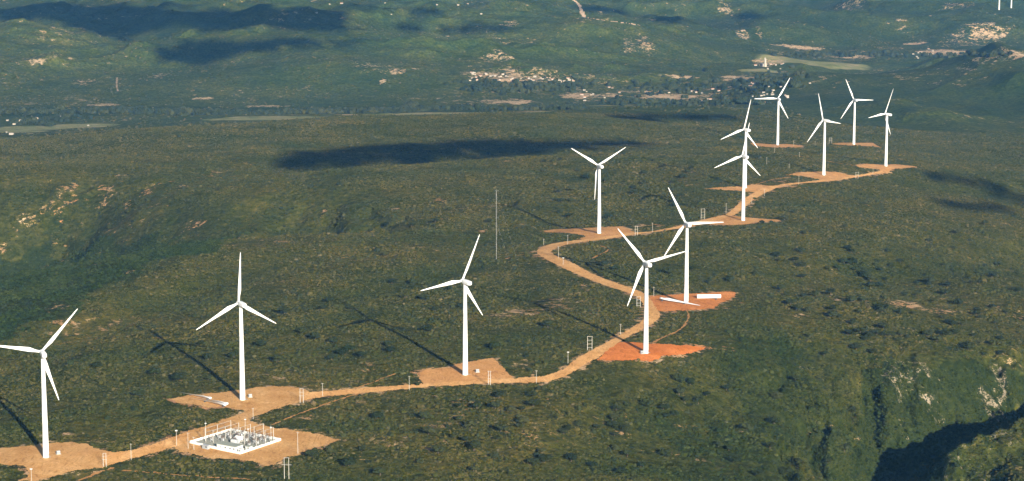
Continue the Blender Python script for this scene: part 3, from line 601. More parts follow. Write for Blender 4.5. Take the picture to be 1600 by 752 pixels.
def lying_blade(px, py, tx, ty, label, lift=1.1, ln=1.0, along=0.0, side=0.0):
    a = at(px, py); b = at(tx, ty); d = (b - a); d.z = 0; d.normalize(); a = a + d * along + Vector((-d.y, d.x, 0)) * side
    bm = bmesh.new(); bm.from_mesh(T_BLADE); me = bpy.data.meshes.new('spare_blade'); bm.to_mesh(me); bm.free(); me.materials.append(M_GREYWHITE)
    me.polygons.foreach_set('use_smooth', [True] * len(me.polygons))
    e = a + d * RAD * ln; e.z = gz(e.x, e.y) + 1.0; s = Vector((a.x, a.y, gz(a.x, a.y) + lift))
    z = (e - s).normalized(); x = Vector((0, 0, 1)).cross(z).normalized(); y = z.cross(x)
    t = thing('rotor_blade', s, 0, label, 'turbine blade', 'spare rotor blades lying on the pads')
    sh = obj('blade_shell', me, None, t)
    sh.matrix_local = Matrix((x, y, z)).transposed().to_4x4() @ Matrix.Rotation(R(25), 4, 'Z') @ Matrix.Diagonal((1, 1, ln, 1))
    for f in (0.06, 0.6):
        q = (e - s) * f; bm = bmesh.new(); gq = gz(s.x + q.x, s.y + q.y) - s.z
        box(bm, (q.x, q.y, (gq + q.z - .3) / 2), (2.4, .7, max(.3, q.z - .3 - gq)), math.atan2(d.y, d.x) + math.pi / 2); obj('cradle', bm_mesh('cradle', bm, M_DARK), None, t)
lying_blade(353, 636.5, 268, 617, 'pale rotor blade lying lowest of three along the edge of the pad above the substation', 1.9)
lying_blade(353, 636.5, 268, 617, 'pale rotor blade lying between two others on the pad above the substation', 1.9, 1.0, 1.5, -3.6)
lying_blade(353, 636.5, 268, 617, 'pale rotor blade pushed farthest left of three, reaching into the scrub', 1.9, 1.0, 25.0, -7.0)
lying_blade(1031, 470.5, 1094, 479, 'pale rotor blade lying across the red pad at the foot of a tower', 3.0, 1.06)
def section(px0, py0, px1, py1):
    a = at(px0, py0); r = 2.1; b = a + Vector(((px1 - px0) * a.y / FPX, 1.5, 0)); a.z = b.z = gz((a.x + b.x) / 2, a.y) + r + .8; c = (a + b) / 2
    t = thing('tower_section', (c.x, c.y, gz(c.x, c.y)), 0, 'white steel tower section lying on its side on the red pad', 'tower section')
    a -= Vector(t.location); b -= Vector(t.location); d = (b - a).normalized()
    q = d.to_track_quat('Z', 'Y').to_matrix().to_4x4(); L = (b - a).length
    bm = bmesh.new(); rings = []
    for z, rr in ((0.02 * L, r - .25), (0, r - .25), (0, r), (L, r * .97), (L, r * .97 - .25), (L * .98, r * .97 - .25)):
        rings.append([(rr * math.cos(2 * math.pi * i / 32), rr * math.sin(2 * math.pi * i / 32), z) for i in range(32)])
    loft(bm, rings); bmesh.ops.transform(bm, matrix=Matrix.Translation(a) @ q, verts=bm.verts); obj('shell', bm_mesh('shell', bm, M_WHITE, False), None, t)
    for f in (.2, .8):
        p = a + (b - a) * f; bm = bmesh.new(); box(bm, (p.x, p.y, p.z - r + .0 - .4), (1.0, 4.4, 1.5), math.atan2(d.y, d.x)); obj('cradle', bm_mesh('cradle', bm, M_DARK), None, t)
section(1089, 466.5, 1127, 466)

# ------------------------------------------------------------------ power line poles
_b = bmesh.new(); tube(_b, (0, 0, 0), (0, 0, .16), .10, .10, 8); tube(_b, (0, 0, .12), (0, 0, .26), .07, .07, 8); tube(_b, (0, 0, .22), (0, 0, .38), .10, .08, 8)
INS = bm_mesh('insulator', _b, M_CERAM)
def pole(px, py, top, label, arm=True, lamp=False):
    p = at(px, py); h = (py - top) * p.y / FPX * 1.02
    t = thing('utility_pole', p, R(random.uniform(-25, 25)), label, 'utility pole', 'single poles along the dirt road')
    bm = bmesh.new(); tube(bm, (0, 0, -.6), (0, 0, h), 0.2, 0.13, 10); obj('pole', bm_mesh('pole', bm, M_CONC, False), None, t)
    if arm:
        bm = bmesh.new(); box(bm, (0, .2, h - .6), (2.2, .16, .18)); ca = obj('crossarm', bm_mesh('crossarm', bm, M_CONC), None, t)
        for x in (-.95, 0, .95): obj('insulator', INS, None, ca).location = (x, .2, h - .52)
    if lamp:
        bm = bmesh.new(); box(bm, (0, 0, h + .1), (1.7, 1.2, 0.55), 0, .1); obj('equipment_box', bm_mesh('equipment_box', bm, M_GREYWHITE), None, t)
for a in [
    (49.5, 758, 732, 'pole with a box on top at the bottom left edge of the photo', True, True),
    (205, 719, 692, 'slim pale pole on the lower road edge between the first turbine and the substation'),
    (276, 697, 672, 'pale pole with box, leftmost of three before the substation corner', True, True),
    (294, 701.5, 675, 'slim pole, middle of three before the substation corner'),
    (303, 703.5, 682, 'short pole, right of three before the substation corner'),
    (395.6, 655, 637, 'slim pole at the road neck just behind the substation'),
    (465.5, 709.5, 673.5, 'tall slim pole alone on the right part of the substation yard'),
    (504, 619.5, 598, 'slim pole with crossarm at the road right of the blade pad'),
    (639.5, 610, 587, 'slim pole below the road, left of the middle orange pad'),
    (838, 599, 578, 'pale pole on the road bend right of the middle orange pad'),
    (887.5, 568, 550, 'pole with a box on top, left of the road climbing to the fork', True, True),
    (969.5, 523, 506, 'slim pole left of the road just above the wedge pad'),
    (1021.5, 463.5, 448, 'slim pole at the left corner of the red pad'),
    (872.5, 404, 385, 'pale pole inside the hairpin bend'),
    (880, 414, 403, 'short pole with a box, right edge of the road below the hairpin', True, True),
    (887, 382.5, 367, 'pale pole on the upper arm of the hairpin'),
    (849.5, 383, 373, 'short pole in the scrub left of the hairpin'),
    (1019.5, 364.5, 348, 'slim pole right of the pad above the hairpin'),
    (1134.5, 333, 318, 'slim pole left of the road junction pad tower'),
    (1174.5, 318, 310, 'small pole right of the road climbing past the lined-up towers'),
    (1194.5, 306.5, 296, 'small pole on the outer bend right of the lined-up towers'),
    (1248, 290, 275, 'slim pole below the road, left of the wide upper pad'),
    (1198, 257, 246, 'small pole in scrub right of the hidden tower'),
    (1233, 264, 256, 'tiny pole in scrub below the pale track'),
    (1210.5, 239, 228, 'tiny pole at the left end of the pale track'),
    (1249, 247, 238, 'tiny pole standing on the pale track'),
    (1273.5, 229.5, 221, 'tiny pole between the two far upper pads'),
    (1240, 229, 220, 'tiny pole on the far left upper pad'),
    (1364, 273.5, 264, 'tiny pole by the road below the last right pad'),
    (1225.5, 343.5, 336, 'small pole at the right tip of the junction pad'),
    (1072, 396.5, 390, 'tiny pole in scrub right of the hairpin road'),
]: pole(*a)
def hframe(px0, px1, py, top, bars, label, over=0.9):
    a = at(px0, py); b = at(px1, py); h = (py - top) * a.y / FPX * 1.03; c = (a + b) / 2; c.z = min(a.z, b.z); wd = max(1.6, (b - a).length)
    d = b - a; t = thing('h_frame_pole', c, math.atan2(d.y, d.x), label, 'power pole', 'double poles carrying the power line')
    for s in (-1, 1):
        bm = bmesh.new(); tube(bm, (s * wd / 2, 0, -.8), (s * wd / 2, 0, h), .25, .18, 10); obj('pole', bm_mesh('pole', bm, M_CONC), None, t)
    for k in bars:
        bm = bmesh.new(); e = over if k < .99 else .3; box(bm, (0, .34, h * k - .2), (wd + 2 * e, .18, .22)); ca = obj('crossarm', bm_mesh('crossarm', bm, M_CONC), None, t)
    for x in (-.5, 0, .5):
        i_ = obj('insulator', INS, None, ca); i_.location = (x * wd, .34, h * bars[0] - .38); i_.scale = (1.5, 1.5, -2)
hframe(161.5, 166, 730, 707.5, (1.0, .8, .55), 'double pole at the right end of the pad at far left')
hframe(444.4, 451.5, 749.5, 714, (1.0, .68), 'tall double pole in scrub below the substation yard', 2.0)
hframe(469, 474, 630, 606.5, (1.0, .75, .5), 'double pole on the lower edge of the blade pad')
hframe(763.5, 766, 603, 579, (.97, .72, .5, .32), 'narrow double pole stacked with crossarms below the middle orange pad')
hframe(918, 925, 547, 525, (.99, .72, .45, .2), 'ladder-like double pole in scrub left of the road by the wedge pad', .4)
hframe(995, 1000.5, 480, 463, (.98, .7, .4, .15), 'ladder-like double pole left of the road by the red pad', .3)
hframe(1095.5, 1101, 342.5, 326, (.98, .68, .4, .2), 'ladder-like double pole left of the junction pad', .4)
hframe(992.5, 996, 368, 353, (.98, .6), 'double pole at the right end of the pad above the hairpin')
hframe(1337, 1341.5, 279, 269, (.98, .6), 'double pole on the road between the two last right pads')
hframe(1295.5, 1299.5, 224.3, 215.5, (.98, .6), 'double pole left of the far narrow pad', .4)
# lattice mast with guys
def lattice_mast(px, py, top):
    p = at(px, py); h = (py - top) * p.y / FPX * 1.03; t = thing('lattice_mast', p, .4, 'tall thin lattice measuring mast standing alone in the scrub', 'mast')
    cs = [(0.35 * math.cos(a), 0.35 * math.sin(a)) for a in (0, 2.0944, 4.1888)]; bm = bmesh.new()
    for x, y in cs: tube(bm, (x, y, -.3), (x, y, h), .05, .04, 5)
    obj('legs', bm_mesh('legs', bm, M_STEEL), None, t); bm = bmesh.new(); z = 0; k = 0
    while z + 1.5 < h:
        for i in range(3):
            a, b = cs[i], cs[(i + 1) % 3]
            if k % 2: a, b = b, a
            tube(bm, (*a, z), (*b, z + 1.5), .025, .025, 4)
        z += 1.5; k += 1
    obj('lattice_bracing', bm_mesh('lattice_bracing', bm, M_STEEL), None, t)
    for f in (.55, .95):
        for i in range(3):
            a = 1.0 + 2.0944 * i; gx, gy = 32 * f * math.cos(a), 32 * f * math.sin(a); bm = bmesh.new()
            wx, wy = p.x + gx * math.cos(.4) - gy * math.sin(.4), p.y + gx * math.sin(.4) + gy * math.cos(.4)
            tube(bm, (0, 0, h * f), (gx, gy, gz(wx, wy) - p.z), .015, .015, 4); obj('guy_wire', bm_mesh('guy_wire', bm, M_STEEL), None, t)
    for f in (.6, .98):
        bm = bmesh.new(); tube(bm, (0, 0, h * f), (2.2, 0, h * f), .05, .05, 5); tube(bm, (2.2, 0, h * f), (2.2, 0, h * f + .7), .1, .16, 6); obj('sensor_arm', bm_mesh('sensor_arm', bm, M_STEEL), None, t)
lattice_mast(775.5, 405.5, 297)
# ------------------------------------------------------------------ substation
CL, CB, CR = at(297, 693), at(375, 710.5), at(438.5, 689)
e1, e2 = CB - CL, CR - CB
HD = math.atan2(e1.y, e1.x)
def sw(s, t):
    p = CL + e1 * s + e2 * t; p.z = gz(p.x, p.y); return p
def quad_sheet(name, c, lift, m):
    k = 14; V = []; Fq = []
    for j in range(k + 1):
        for i in range(k + 1):
            p = c[0] + (c[1] - c[0]) * (i / k) + (c[2] - c[1]) * (j / k); V.append((p.x, p.y, gz(p.x, p.y) + lift))
    for j in range(k):
        for i in range(k): a = j * (k + 1) + i; Fq.append((a, a + 1, a + k + 2, a + k + 1))
    return np_mesh(name, np.array(V), np.array(Fq), m)
o = obj('gravel_floor', quad_sheet('gravel_floor', [sw(.01, .01), sw(.99, .01), sw(.99, .99)], .42, simple('grey_gravel', (0.27, 0.27, 0.23), .95, .05, .3, .7))); o['kind'] = 'structure'
t = thing('perimeter_wall', sw(.5, .5), 0, 'low bright white wall enclosing the substation in a diamond', 'wall'); c0 = t.location.copy()
cor = [sw(0, 0), sw(1, 0), sw(1, 1), sw(0, 1)]
for i in range(4):
    a, b = cor[i] - c0, cor[(i + 1) % 4] - c0; d = (b - a); L = d.length; nseg = 8; rz = math.atan2(d.y, d.x)
    bm = bmesh.new(); cp = bmesh.new(); u = d.normalized() * 0.14
    for k in range(nseg):
        p = a + u + (d - 2 * u) * ((k + .5) / nseg); box(bm, (p.x, p.y, p.z + .7), (L / nseg + .0 - (.28 / nseg), .28, 2.6), rz)
    for k in range(nseg + 1):
        p = a + d * (k / nseg); box(cp, (p.x, p.y, p.z + .78), (.42, .42, 2.76), rz)
    w_ = obj('wall_side', bm_mesh('wall_side', bm, M_WALL), None, t)
    obj('wall_pillar', bm_mesh('wall_pillar', cp, M_WALL), None, w_)['kind'] = 'stuff'
def flat_building(s, t_, L, W, H_, label, name='control_building', roof=M_ROOFG):
    p = sw(s, t_); t = thing(name, p, HD, label, 'building')
    bm = bmesh.new(); box(bm, (0, 0, H_ / 2 - .3), (L, W, H_ + .6)); wl = obj('wall', bm_mesh('wall', bm, M_WALL), None, t)
    bm = bmesh.new(); box(bm, (0, 0, H_ + .16), (L + .8, W + .8, .3), 0, .04); obj('roof', bm_mesh('roof', bm, roof), None, t)
    bm = bmesh.new(); box(bm, (-L * .3, -W / 2 - .03, 1.05), (1.0, .1, 2.1)); obj('door', bm_mesh('door', bm, M_GREY), None, t)
    for x in ((-.05, .2, .4) if L > 8 else (.2,)):
        bm = bmesh.new(); box(bm, (x * L, -W / 2 - .02, 1.7), (1.3, .08, 1.0)); obj('window', bm_mesh('window', bm, M_DARK), None, t)
flat_building(.66, .17, 19, 8.5, 3.4, 'long flat-roofed control building inside the substation, along its front wall')
flat_building(.93, .10, 3.2, 3.0, 2.8, 'small white shed in the front corner of the substation, left one of two', 'shed', M_WALL)
flat_building(.93, .30, 4.2, 3.6, 2.8, 'small white shed in the front corner of the substation, right one of two', 'shed', M_ROOFG)
p = sw(.38, -.07); t = thing('guard_cabin', p, HD, 'small grey guard cabin outside the front wall of the substation', 'cabin')
bm = bmesh.new(); box(bm, (0, 0, 1.4), (5.5, 2.6, 3.0)); obj('wall', bm_mesh('wall', bm, M_GREY), None, t)
bm = bmesh.new(); box(bm, (0, 0, 3.0), (5.9, 3.0, .18)); obj('roof', bm_mesh('roof', bm, M_STEEL), None, t)
bm = bmesh.new(); box(bm, (1.2, -1.33, 1.8), (1.6, .08, .9)); obj('window', bm_mesh('window', bm, M_DARK), None, t)
def gantry(s, ts, h, label):
    pts = [sw(s, q) for q in ts]; c = pts[0]; t = thing('bus_gantry', c, 0, label, 'gantry', 'concrete gantries inside the substation')
    for p in pts:
        q = p - c; bm = bmesh.new(); tube(bm, (q.x, q.y, q.z - .5), (q.x, q.y, q.z + h), .27, .2, 8); obj('column', bm_mesh('column', bm, M_CONC), None, t)
    for a, b in zip(pts, pts[1:]):
        for f in (.66, .97):
            u, v = a - c, b - c; bm = bmesh.new(); tube(bm, (u.x, u.y, u.z + h * f), (v.x, v.y, v.z + h * f), .10, .10, 6); bb = obj('beam', bm_mesh('beam', bm, M_CONC), None, t)
            for k in (.2, .5, .8):
                w_ = u + (v - u) * k; i_ = obj('insulator', INS, None, bb); i_.location = (w_.x, w_.y, w_.z + h * f - .2); i_.scale = (1.6, 1.6, -2.6)
gantry(.10, (.25, .55, .88), 10.5, 'grey gantry at the left end of the substation yard')
gantry(.26, (.25, .55, .88), 10.0, 'grey gantry second from the left inside the substation')
gantry(.44, (.45, .70, .95), 9.5, 'grey gantry in the middle of the substation yard')
gantry(.70, (.48, .72, .95), 12.0, 'tall grey gantry right of the big transformer')
gantry(.90, (.52, .74, .95), 10.5, 'grey gantry nearest the right corner of the substation wall')
for s, t_, h, lb in ((.17, .18, 16, 'tall lightning mast at the left side of the substation yard'), (.80, .45, 14, 'lightning mast right of centre inside the substation'), (.35, .93, 13, 'lightning mast by the back wall of the substation'), (.97, .80, 13, 'lightning mast near the right corner of the substation')):
    p = sw(s, t_); t = thing('lightning_mast', p, 0, lb, 'mast', 'lightning masts inside the substation')
    bm = bmesh.new(); tube(bm, (0, 0, -.5), (0, 0, h), .22, .13, 10); obj('pole', bm_mesh('pole', bm, M_CONC), None, t)
    bm = bmesh.new(); tube(bm, (0, 0, h), (0, 0, h + 2.2), .05, .03, 6); box(bm, (0, 0, h - .3), (1.5, 1.2, .4), .3, .05); obj('floodlight_head', bm_mesh('floodlight_head', bm, M_GREYWHITE), None, t)
def transformer(s, t_, body, label):
    p = sw(s, t_); t = thing('power_transformer', p, HD, label, 'transformer')
    bm = bmesh.new(); box(bm, (0, 0, .3), (8.5, 5.5, 1.0)); obj('plinth', bm_mesh('plinth', bm, M_CONC), None, t)
    bm = bmesh.new(); box(bm, (0, 0, 2.5), (5.4, 2.6, 3.4), 0, .08); obj('tank', bm_mesh('tank', bm, body), None, t)
    for sg in (-1, 1):
        bm = bmesh.new()
        for i in range(9): box(bm, (-2.2 + .55 * i, sg * 1.95, 2.4), (.16, 1.2, 2.8))
        obj('radiator', bm_mesh('radiator', bm, M_GREYWHITE), None, t)
    bm = bmesh.new(); tube(bm, (-1.9, .9, 5.0), (1.9, .9, 5.0), .55, .55, 16); box(bm, (-1.2, .9, 4.4), (.2, .2, .8)); box(bm, (1.2, .9, 4.4), (.2, .2, .8)); obj('conservator', bm_mesh('conservator', bm, M_WHITE), None, t)
    for x in (-1.6, 0, 1.6):
        b = obj('bushing', INS, None, t); b.location = (x, -.6, 4.15); b.scale = (2.2, 2.2, 5)
transformer(.48, .62, M_WALL, 'big white power transformer in the middle of the substation')
transformer(.56, .42, M_GREY, 'grey power transformer behind the flat-roofed control building')
# breaker bays: one built, the others copies with copies of their parts
def breaker():
    t = thing('circuit_breaker', (0, 0, 0), HD, 'grey switchgear unit on legs with three upright insulators in the substation', 'switchgear', 'switchgear units in rows inside the substation')
    for x in (-1.2, 1.2):
        bm = bmesh.new(); tube(bm, (x, 0, -.4), (x, 0, 2.6), .16, .14, 6); obj('leg', bm_mesh('leg', bm, M_STEEL), None, t)
    bm = bmesh.new(); box(bm, (0, 0, 2.7), (3.4, .5, .3)); obj('frame', bm_mesh('frame', bm, M_STEEL), None, t)
    bm = bmesh.new(); box(bm, (0, -.35, 1.5), (.9, .5, 1.1), 0, .03); obj('control_box', bm_mesh('control_box', bm, M_GREYWHITE), None, t)
    for x in (-1.3, 0, 1.3):
        i_ = obj('insulator', INS, None, t); i_.location = (x, 0, 2.85); i_.scale = (2, 2, 5.5)
    return t
br = breaker(); kids = list(br.children); first = True
for s, ts in ((.18, (.3, .5, .7, .88)), (.33, (.4, .58, .76, .9)), (.52, (.84, .93)), (.62, (.62, .8, .93)), (.78, (.62, .8, .93)), (.86, (.60, .78, .92)), (.84, (.42,))):
    for q in ts:
        p = sw(s, q); p.z += .25
        if first: br.location = p; br.rotation_euler.z = HD + R(90); first = False; continue
        c = br.copy(); COL.objects.link(c); c.location = p; c.rotation_euler.z = HD + R(90)
        for k in kids:
            d = k.copy(); COL.objects.link(d); d.parent = c

# ------------------------------------------------------------------ plants
def leaf_mat(name, stops, rough=0.75):
    m, t, b = mat(name, rough, 0.15); N = NB(t); oi = N.n('ShaderNodeObjectInfo').outputs['Random']; pos = N.n('ShaderNodeNewGeometry').outputs['Position']
    k = N.ramp(oi, stops); p = N.noise(pos, 0.007, 6, 0.62, 0.6); f = N.noise(pos, 1.3, 2, 0.6)
    k = N.mix(1.0, k, N.ramp(p, [(0.34, (0.62, 0.80, 0.6)), (0.5, (1, 1, 1)), (0.66, (1.36, 1.18, 1.1))]), 'MULTIPLY')
    k = N.mix(1.0, k, N.ramp(f, [(0.35, (0.75, 0.75, 0.75)), (0.65, (1.2, 1.2, 1.15))]), 'MULTIPLY')
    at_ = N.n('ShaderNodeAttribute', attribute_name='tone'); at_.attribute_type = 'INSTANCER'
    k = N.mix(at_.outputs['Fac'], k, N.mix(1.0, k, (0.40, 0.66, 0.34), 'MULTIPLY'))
    N.lk(k, b.inputs['Base Color']); return m
M_SCRUB = leaf_mat('scrub_leaves', [(0.0, (0.013, 0.017, 0.002)), (0.25, (0.027, 0.033, 0.005)), (0.55, (0.045, 0.0455, 0.007)), (0.8, (0.058, 0.052, 0.010)), (0.95, (0.074, 0.063, 0.020)), (1.0, (0.10, 0.085, 0.045))])
M_CROWN = leaf_mat('tree_leaves', [(0.0, (0.010, 0.016, 0.005)), (0.5, (0.018, 0.026, 0.008)), (1.0, (0.032, 0.038, 0.012))])
def bush_mesh(name, seed, m, flat=.5, sub=2, lumps=3):
    rg = random.Random(seed); bm = bmesh.new()
    for _ in range(lumps):
        r = rg.uniform(.28, .5) if lumps > 1 else .5
        v = bmesh.ops.create_icosphere(bm, subdivisions=sub, radius=r)['verts']; off = Vector((rg.uniform(-.3, .3), rg.uniform(-.3, .3), rg.uniform(.05, .25))) if lumps > 1 else Vector((0, 0, .2))
        for q in v:
            q.co *= rg.uniform(.72, 1.28); q.co += off; q.co.z *= 2 * flat
            q.co.z = max(q.co.z, -.12)
    return bm_mesh(name, bm, m)
def proto_coll(name, meshes):
    c = bpy.data.collections.new(name)
    for i, me in enumerate(meshes): c.objects.link(bpy.data.objects.new(me.name, me))
    return c
def scatter(name, x, y, scl, coll, lift=-.05, kind='stuff', tone=None):
    z = height(x, y) + lift; k = len(x); me = bpy.data.meshes.new(name)
    me.vertices.add(k); me.vertices.foreach_set('co', np.stack([x, y, z], -1).astype(np.float32).ravel())
    a = me.attributes.new('scl', 'FLOAT_VECTOR', 'POINT'); zs = scl * RNG.uniform(.75, 1.3, k)
    a.data.foreach_set('vector', np.stack([scl * RNG.uniform(.8, 1.25, k), scl, zs], -1).astype(np.float32).ravel())
    a = me.attributes.new('rot', 'FLOAT_VECTOR', 'POINT'); rt = np.zeros((k, 3), np.float32); rt[:, 2] = RNG.uniform(0, 6.28, k); a.data.foreach_set('vector', rt.ravel())
    a = me.attributes.new('idx', 'INT', 'POINT'); a.data.foreach_set('value', RNG.integers(0, len(coll.objects), k).astype(np.int32))
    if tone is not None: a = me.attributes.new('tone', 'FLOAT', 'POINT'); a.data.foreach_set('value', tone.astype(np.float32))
    o = obj(name, me); o['kind'] = kind
    g = bpy.data.node_groups.new(name, 'GeometryNodeTree')
    g.interface.new_socket('Geometry', in_out='INPUT', socket_type='NodeSocketGeometry'); g.interface.new_socket('Geometry', in_out='OUTPUT', socket_type='NodeSocketGeometry')
    ni, no = g.nodes.new('NodeGroupInput'), g.nodes.new('NodeGroupOutput'); iop = g.nodes.new('GeometryNodeInstanceOnPoints'); ci = g.nodes.new('GeometryNodeCollectionInfo')
    ci.inputs['Collection'].default_value = coll; ci.inputs['Separate Children'].default_value = True; ci.inputs['Reset Children'].default_value = True
    def na(nm, dt):
        q = g.nodes.new('GeometryNodeInputNamedAttribute'); q.data_type = dt; q.inputs['Name'].default_value = nm; return q.outputs['Attribute']
    g.links.new(ni.outputs[0], iop.inputs['Points']); g.links.new(ci.outputs[0], iop.inputs['Instance']); iop.inputs['Pick Instance'].default_value = True
    g.links.new(na('idx', 'INT'), iop.inputs['Instance Index']); g.links.new(na('rot', 'FLOAT_VECTOR'), iop.inputs['Rotation']); g.links.new(na('scl', 'FLOAT_VECTOR'), iop.inputs['Scale'])
    g.links.new(iop.outputs[0], no.inputs[0])
    o.modifiers.new('scatter', 'NODES').node_group = g
    return o
BUSH = proto_coll('bush_prototypes', [bush_mesh('bush', i, M_SCRUB, .34 + .05 * (i % 3), 2, 3) for i in range(6)])
WOOD = proto_coll('woodland_prototypes', [bush_mesh('tree_crown', 40 + i, M_CROWN, .6, 2, 4) for i in range(4)])
NB_ = 760000
D = RNG.uniform(1600, 4750, NB_); X = RNG.uniform(-.262, .262, NB_) * D
thin = fbm(X / 55, D / 80, 3, 81) + .35 * fbm(X / 14, D / 20, 2, 85)
keep = RNG.uniform(0, 1, NB_) < np.clip(.72 + .55 * thin, .12, 1.0)
X, D, thin = X[keep], D[keep], thin[keep]
X4 = RNG.uniform(255, 540, 30000); D4 = RNG.uniform(1880, 2210, 30000); c4 = (carve(X4, D4) < -8); X, D, thin = np.concatenate([X, X4[c4]]), np.concatenate([D, D4[c4]]), np.concatenate([thin, np.zeros(c4.sum())])   # steep ravine sides carry more plants per map area
bb, rk_, fl, sn, lu = cover(X, D)
keep = (RNG.uniform(0, 1, len(X)) > np.clip(1.35 * bb, 0, .97)) & (RNG.uniform(0, 1, len(X)) > .9 * rk_) & (fl < .3) & (sn < .3) & clear_of(X, D)
X, D, thin, lu = X[keep], D[keep], thin[keep], lu[keep]
sc_ = (0.75 + RNG.gamma(1.5, .42, len(X))) * np.clip(1 + .35 * thin + .3 * lu, .6, 1.7) * (0.9 + .25 * (D - 1600) / 3000)
scatter('scrub', X, D, np.clip(sc_, .6, 4.5), BUSH, tone=np.clip(np.maximum.reduce([lu, -carve(X, D) / 38, .55 * np.exp(-(dist_line(X, D, WALL) / 150) ** 2)]), 0, 1))  # the WALL term paints plants darker to offset sunlight on that slope
kk = 11000; D3 = RNG.uniform(1600, 4700, kk); X3 = RNG.uniform(-.262, .262, kk) * D3
kp = (RNG.uniform(0, 1, kk) < np.clip(.35 + .9 * fbm(X3 / 120, D3 / 160, 3, 95), .04, 1)) & clear_of(X3, D3); X3, D3 = X3[kp], D3[kp]
bb, rk_, fl, sn, lu = cover(X3, D3); kp = (bb < .5) & (fl < .2) & (sn < .2); X3, D3 = X3[kp], D3[kp]
scatter('tall_scrub', X3, D3, 1.5 + RNG.gamma(2.0, .5, len(X3)), WOOD)
# far hillsides: sparse low trees, one mass
k = 30000; D2 = RNG.uniform(4750, 8200, k); X2 = RNG.uniform(-.25, .25, k) * D2
kp = (RNG.uniform(0, 1, k) < np.clip(.5 + .9 * fbm(X2 / 160, D2 / 200, 3, 91), 0.03, 1)); X2, D2 = X2[kp], D2[kp]
bb, rk_, fl, sn, lu = cover(X2, D2); kp = (bb < .35) & (fl < .2) & (sn < .2) & ~((X2 > 620) & (D2 < 7200)); X2, D2 = X2[kp], D2[kp]
scatter('hillside_scrub', X2, D2, RNG.uniform(2.5, 4.6, len(X2)), BUSH)
# riverside wood along the valley floor
def band_pts(path, n_, jx, jy):
    q = smooth_line(path); i = RNG.uniform(0, len(q) - 1.001, n_); a = i.astype(int); f = (i - a)[:, None]
    p = q[a] * (1 - f) + q[a + 1] * f
    return hit(p[:, 0] + RNG.normal(0, jx, n_), p[:, 1] + RNG.normal(0, jy, n_))
w_ = np.concatenate([band_pts([(-20, 176), (120, 176), (200, 173), (290, 178)], 500, 3, 1.3), band_pts([(280, 177), (400, 178), (520, 175.5), (640, 174)], 800, 3, 1.0), band_pts([(620, 176), (640, 170), (642, 164)], 90, 3, 1), band_pts([(640, 173), (700, 171), (800, 171.5), (900, 170)], 350, 4, .8),
                     band_pts([(30, 193), (75, 190), (120, 184)], 60, 10, 1.5), band_pts([(72, 198), (84, 196)], 14, 2, .7), band_pts([(960, 160), (1060, 163), (1180, 160)], 160, 10, 2), band_pts([(740, 135), (840, 140), (900, 130)], 160, 20, 5), band_pts([(1000, 140), (1150, 135), (1230, 125)], 200, 20, 8), band_pts([(1230, 88), (1330, 84), (1420, 88), (1560, 86)], 160, 12, 2.0)])
scatter('riverside_woodland', w_[:, 0], w_[:, 1], RNG.uniform(7, 15, len(w_)), WOOD)

# individual scrub trees
def crown_mesh(seed):
    rg = random.Random(seed); bm = bmesh.new(); cs = [(rg.uniform(-1.5, 1.5), rg.uniform(-1.5, 1.5), rg.uniform(1.5, 3.0), rg.uniform(.7, 1.25)) for _ in range(9)]
    for x, y, z, r in cs:
        v = bmesh.ops.create_icosphere(bm, subdivisions=2, radius=r)['verts']
        for q in v: q.co *= rg.uniform(.7, 1.25); q.co.z *= .75; q.co += Vector((x, y, z))
    for _ in range(260):
        x, y, z, r = rg.choice(cs); d = Vector((rg.gauss(0, 1), rg.gauss(0, 1), rg.gauss(0, .8))).normalized() * r * rg.uniform(.9, 1.45); p = Vector((x, y, z)) + Vector((d.x, d.y, d.z * .8))
        u = Vector((rg.gauss(0, 1), rg.gauss(0, 1), rg.gauss(0, 1))).normalized(); v = u.orthogonal().normalized(); k = rg.uniform(.14, .32)
        bm.faces.new([bm.verts.new(p + u * k), bm.verts.new(p + v * k), bm.verts.new(p - u * k), bm.verts.new(p - v * k)])
    return bm_mesh('crown', bm, M_CROWN)
def trunk_mesh(seed):
    rg = random.Random(seed); bm = bmesh.new(); tube(bm, (0, 0, -.4), (.1, .05, 1.5), .22, .14, 8)
    for _ in range(5):
        a = rg.uniform(0, 6.28); tube(bm, (.1, .05, rg.uniform(.8, 1.5)), (math.cos(a) * 1.1, math.sin(a) * 1.1, rg.uniform(1.8, 2.6)), .10, .04, 6)
    return bm_mesh('trunk', bm, M_BARK)
CROWNS = [crown_mesh(100 + i) for i in range(6)]; TRUNKS = [trunk_mesh(200 + i) for i in range(6)]
def zp(ox, oy, pts): return [(ox + a / 4, oy + b / 4) for a, b in pts]
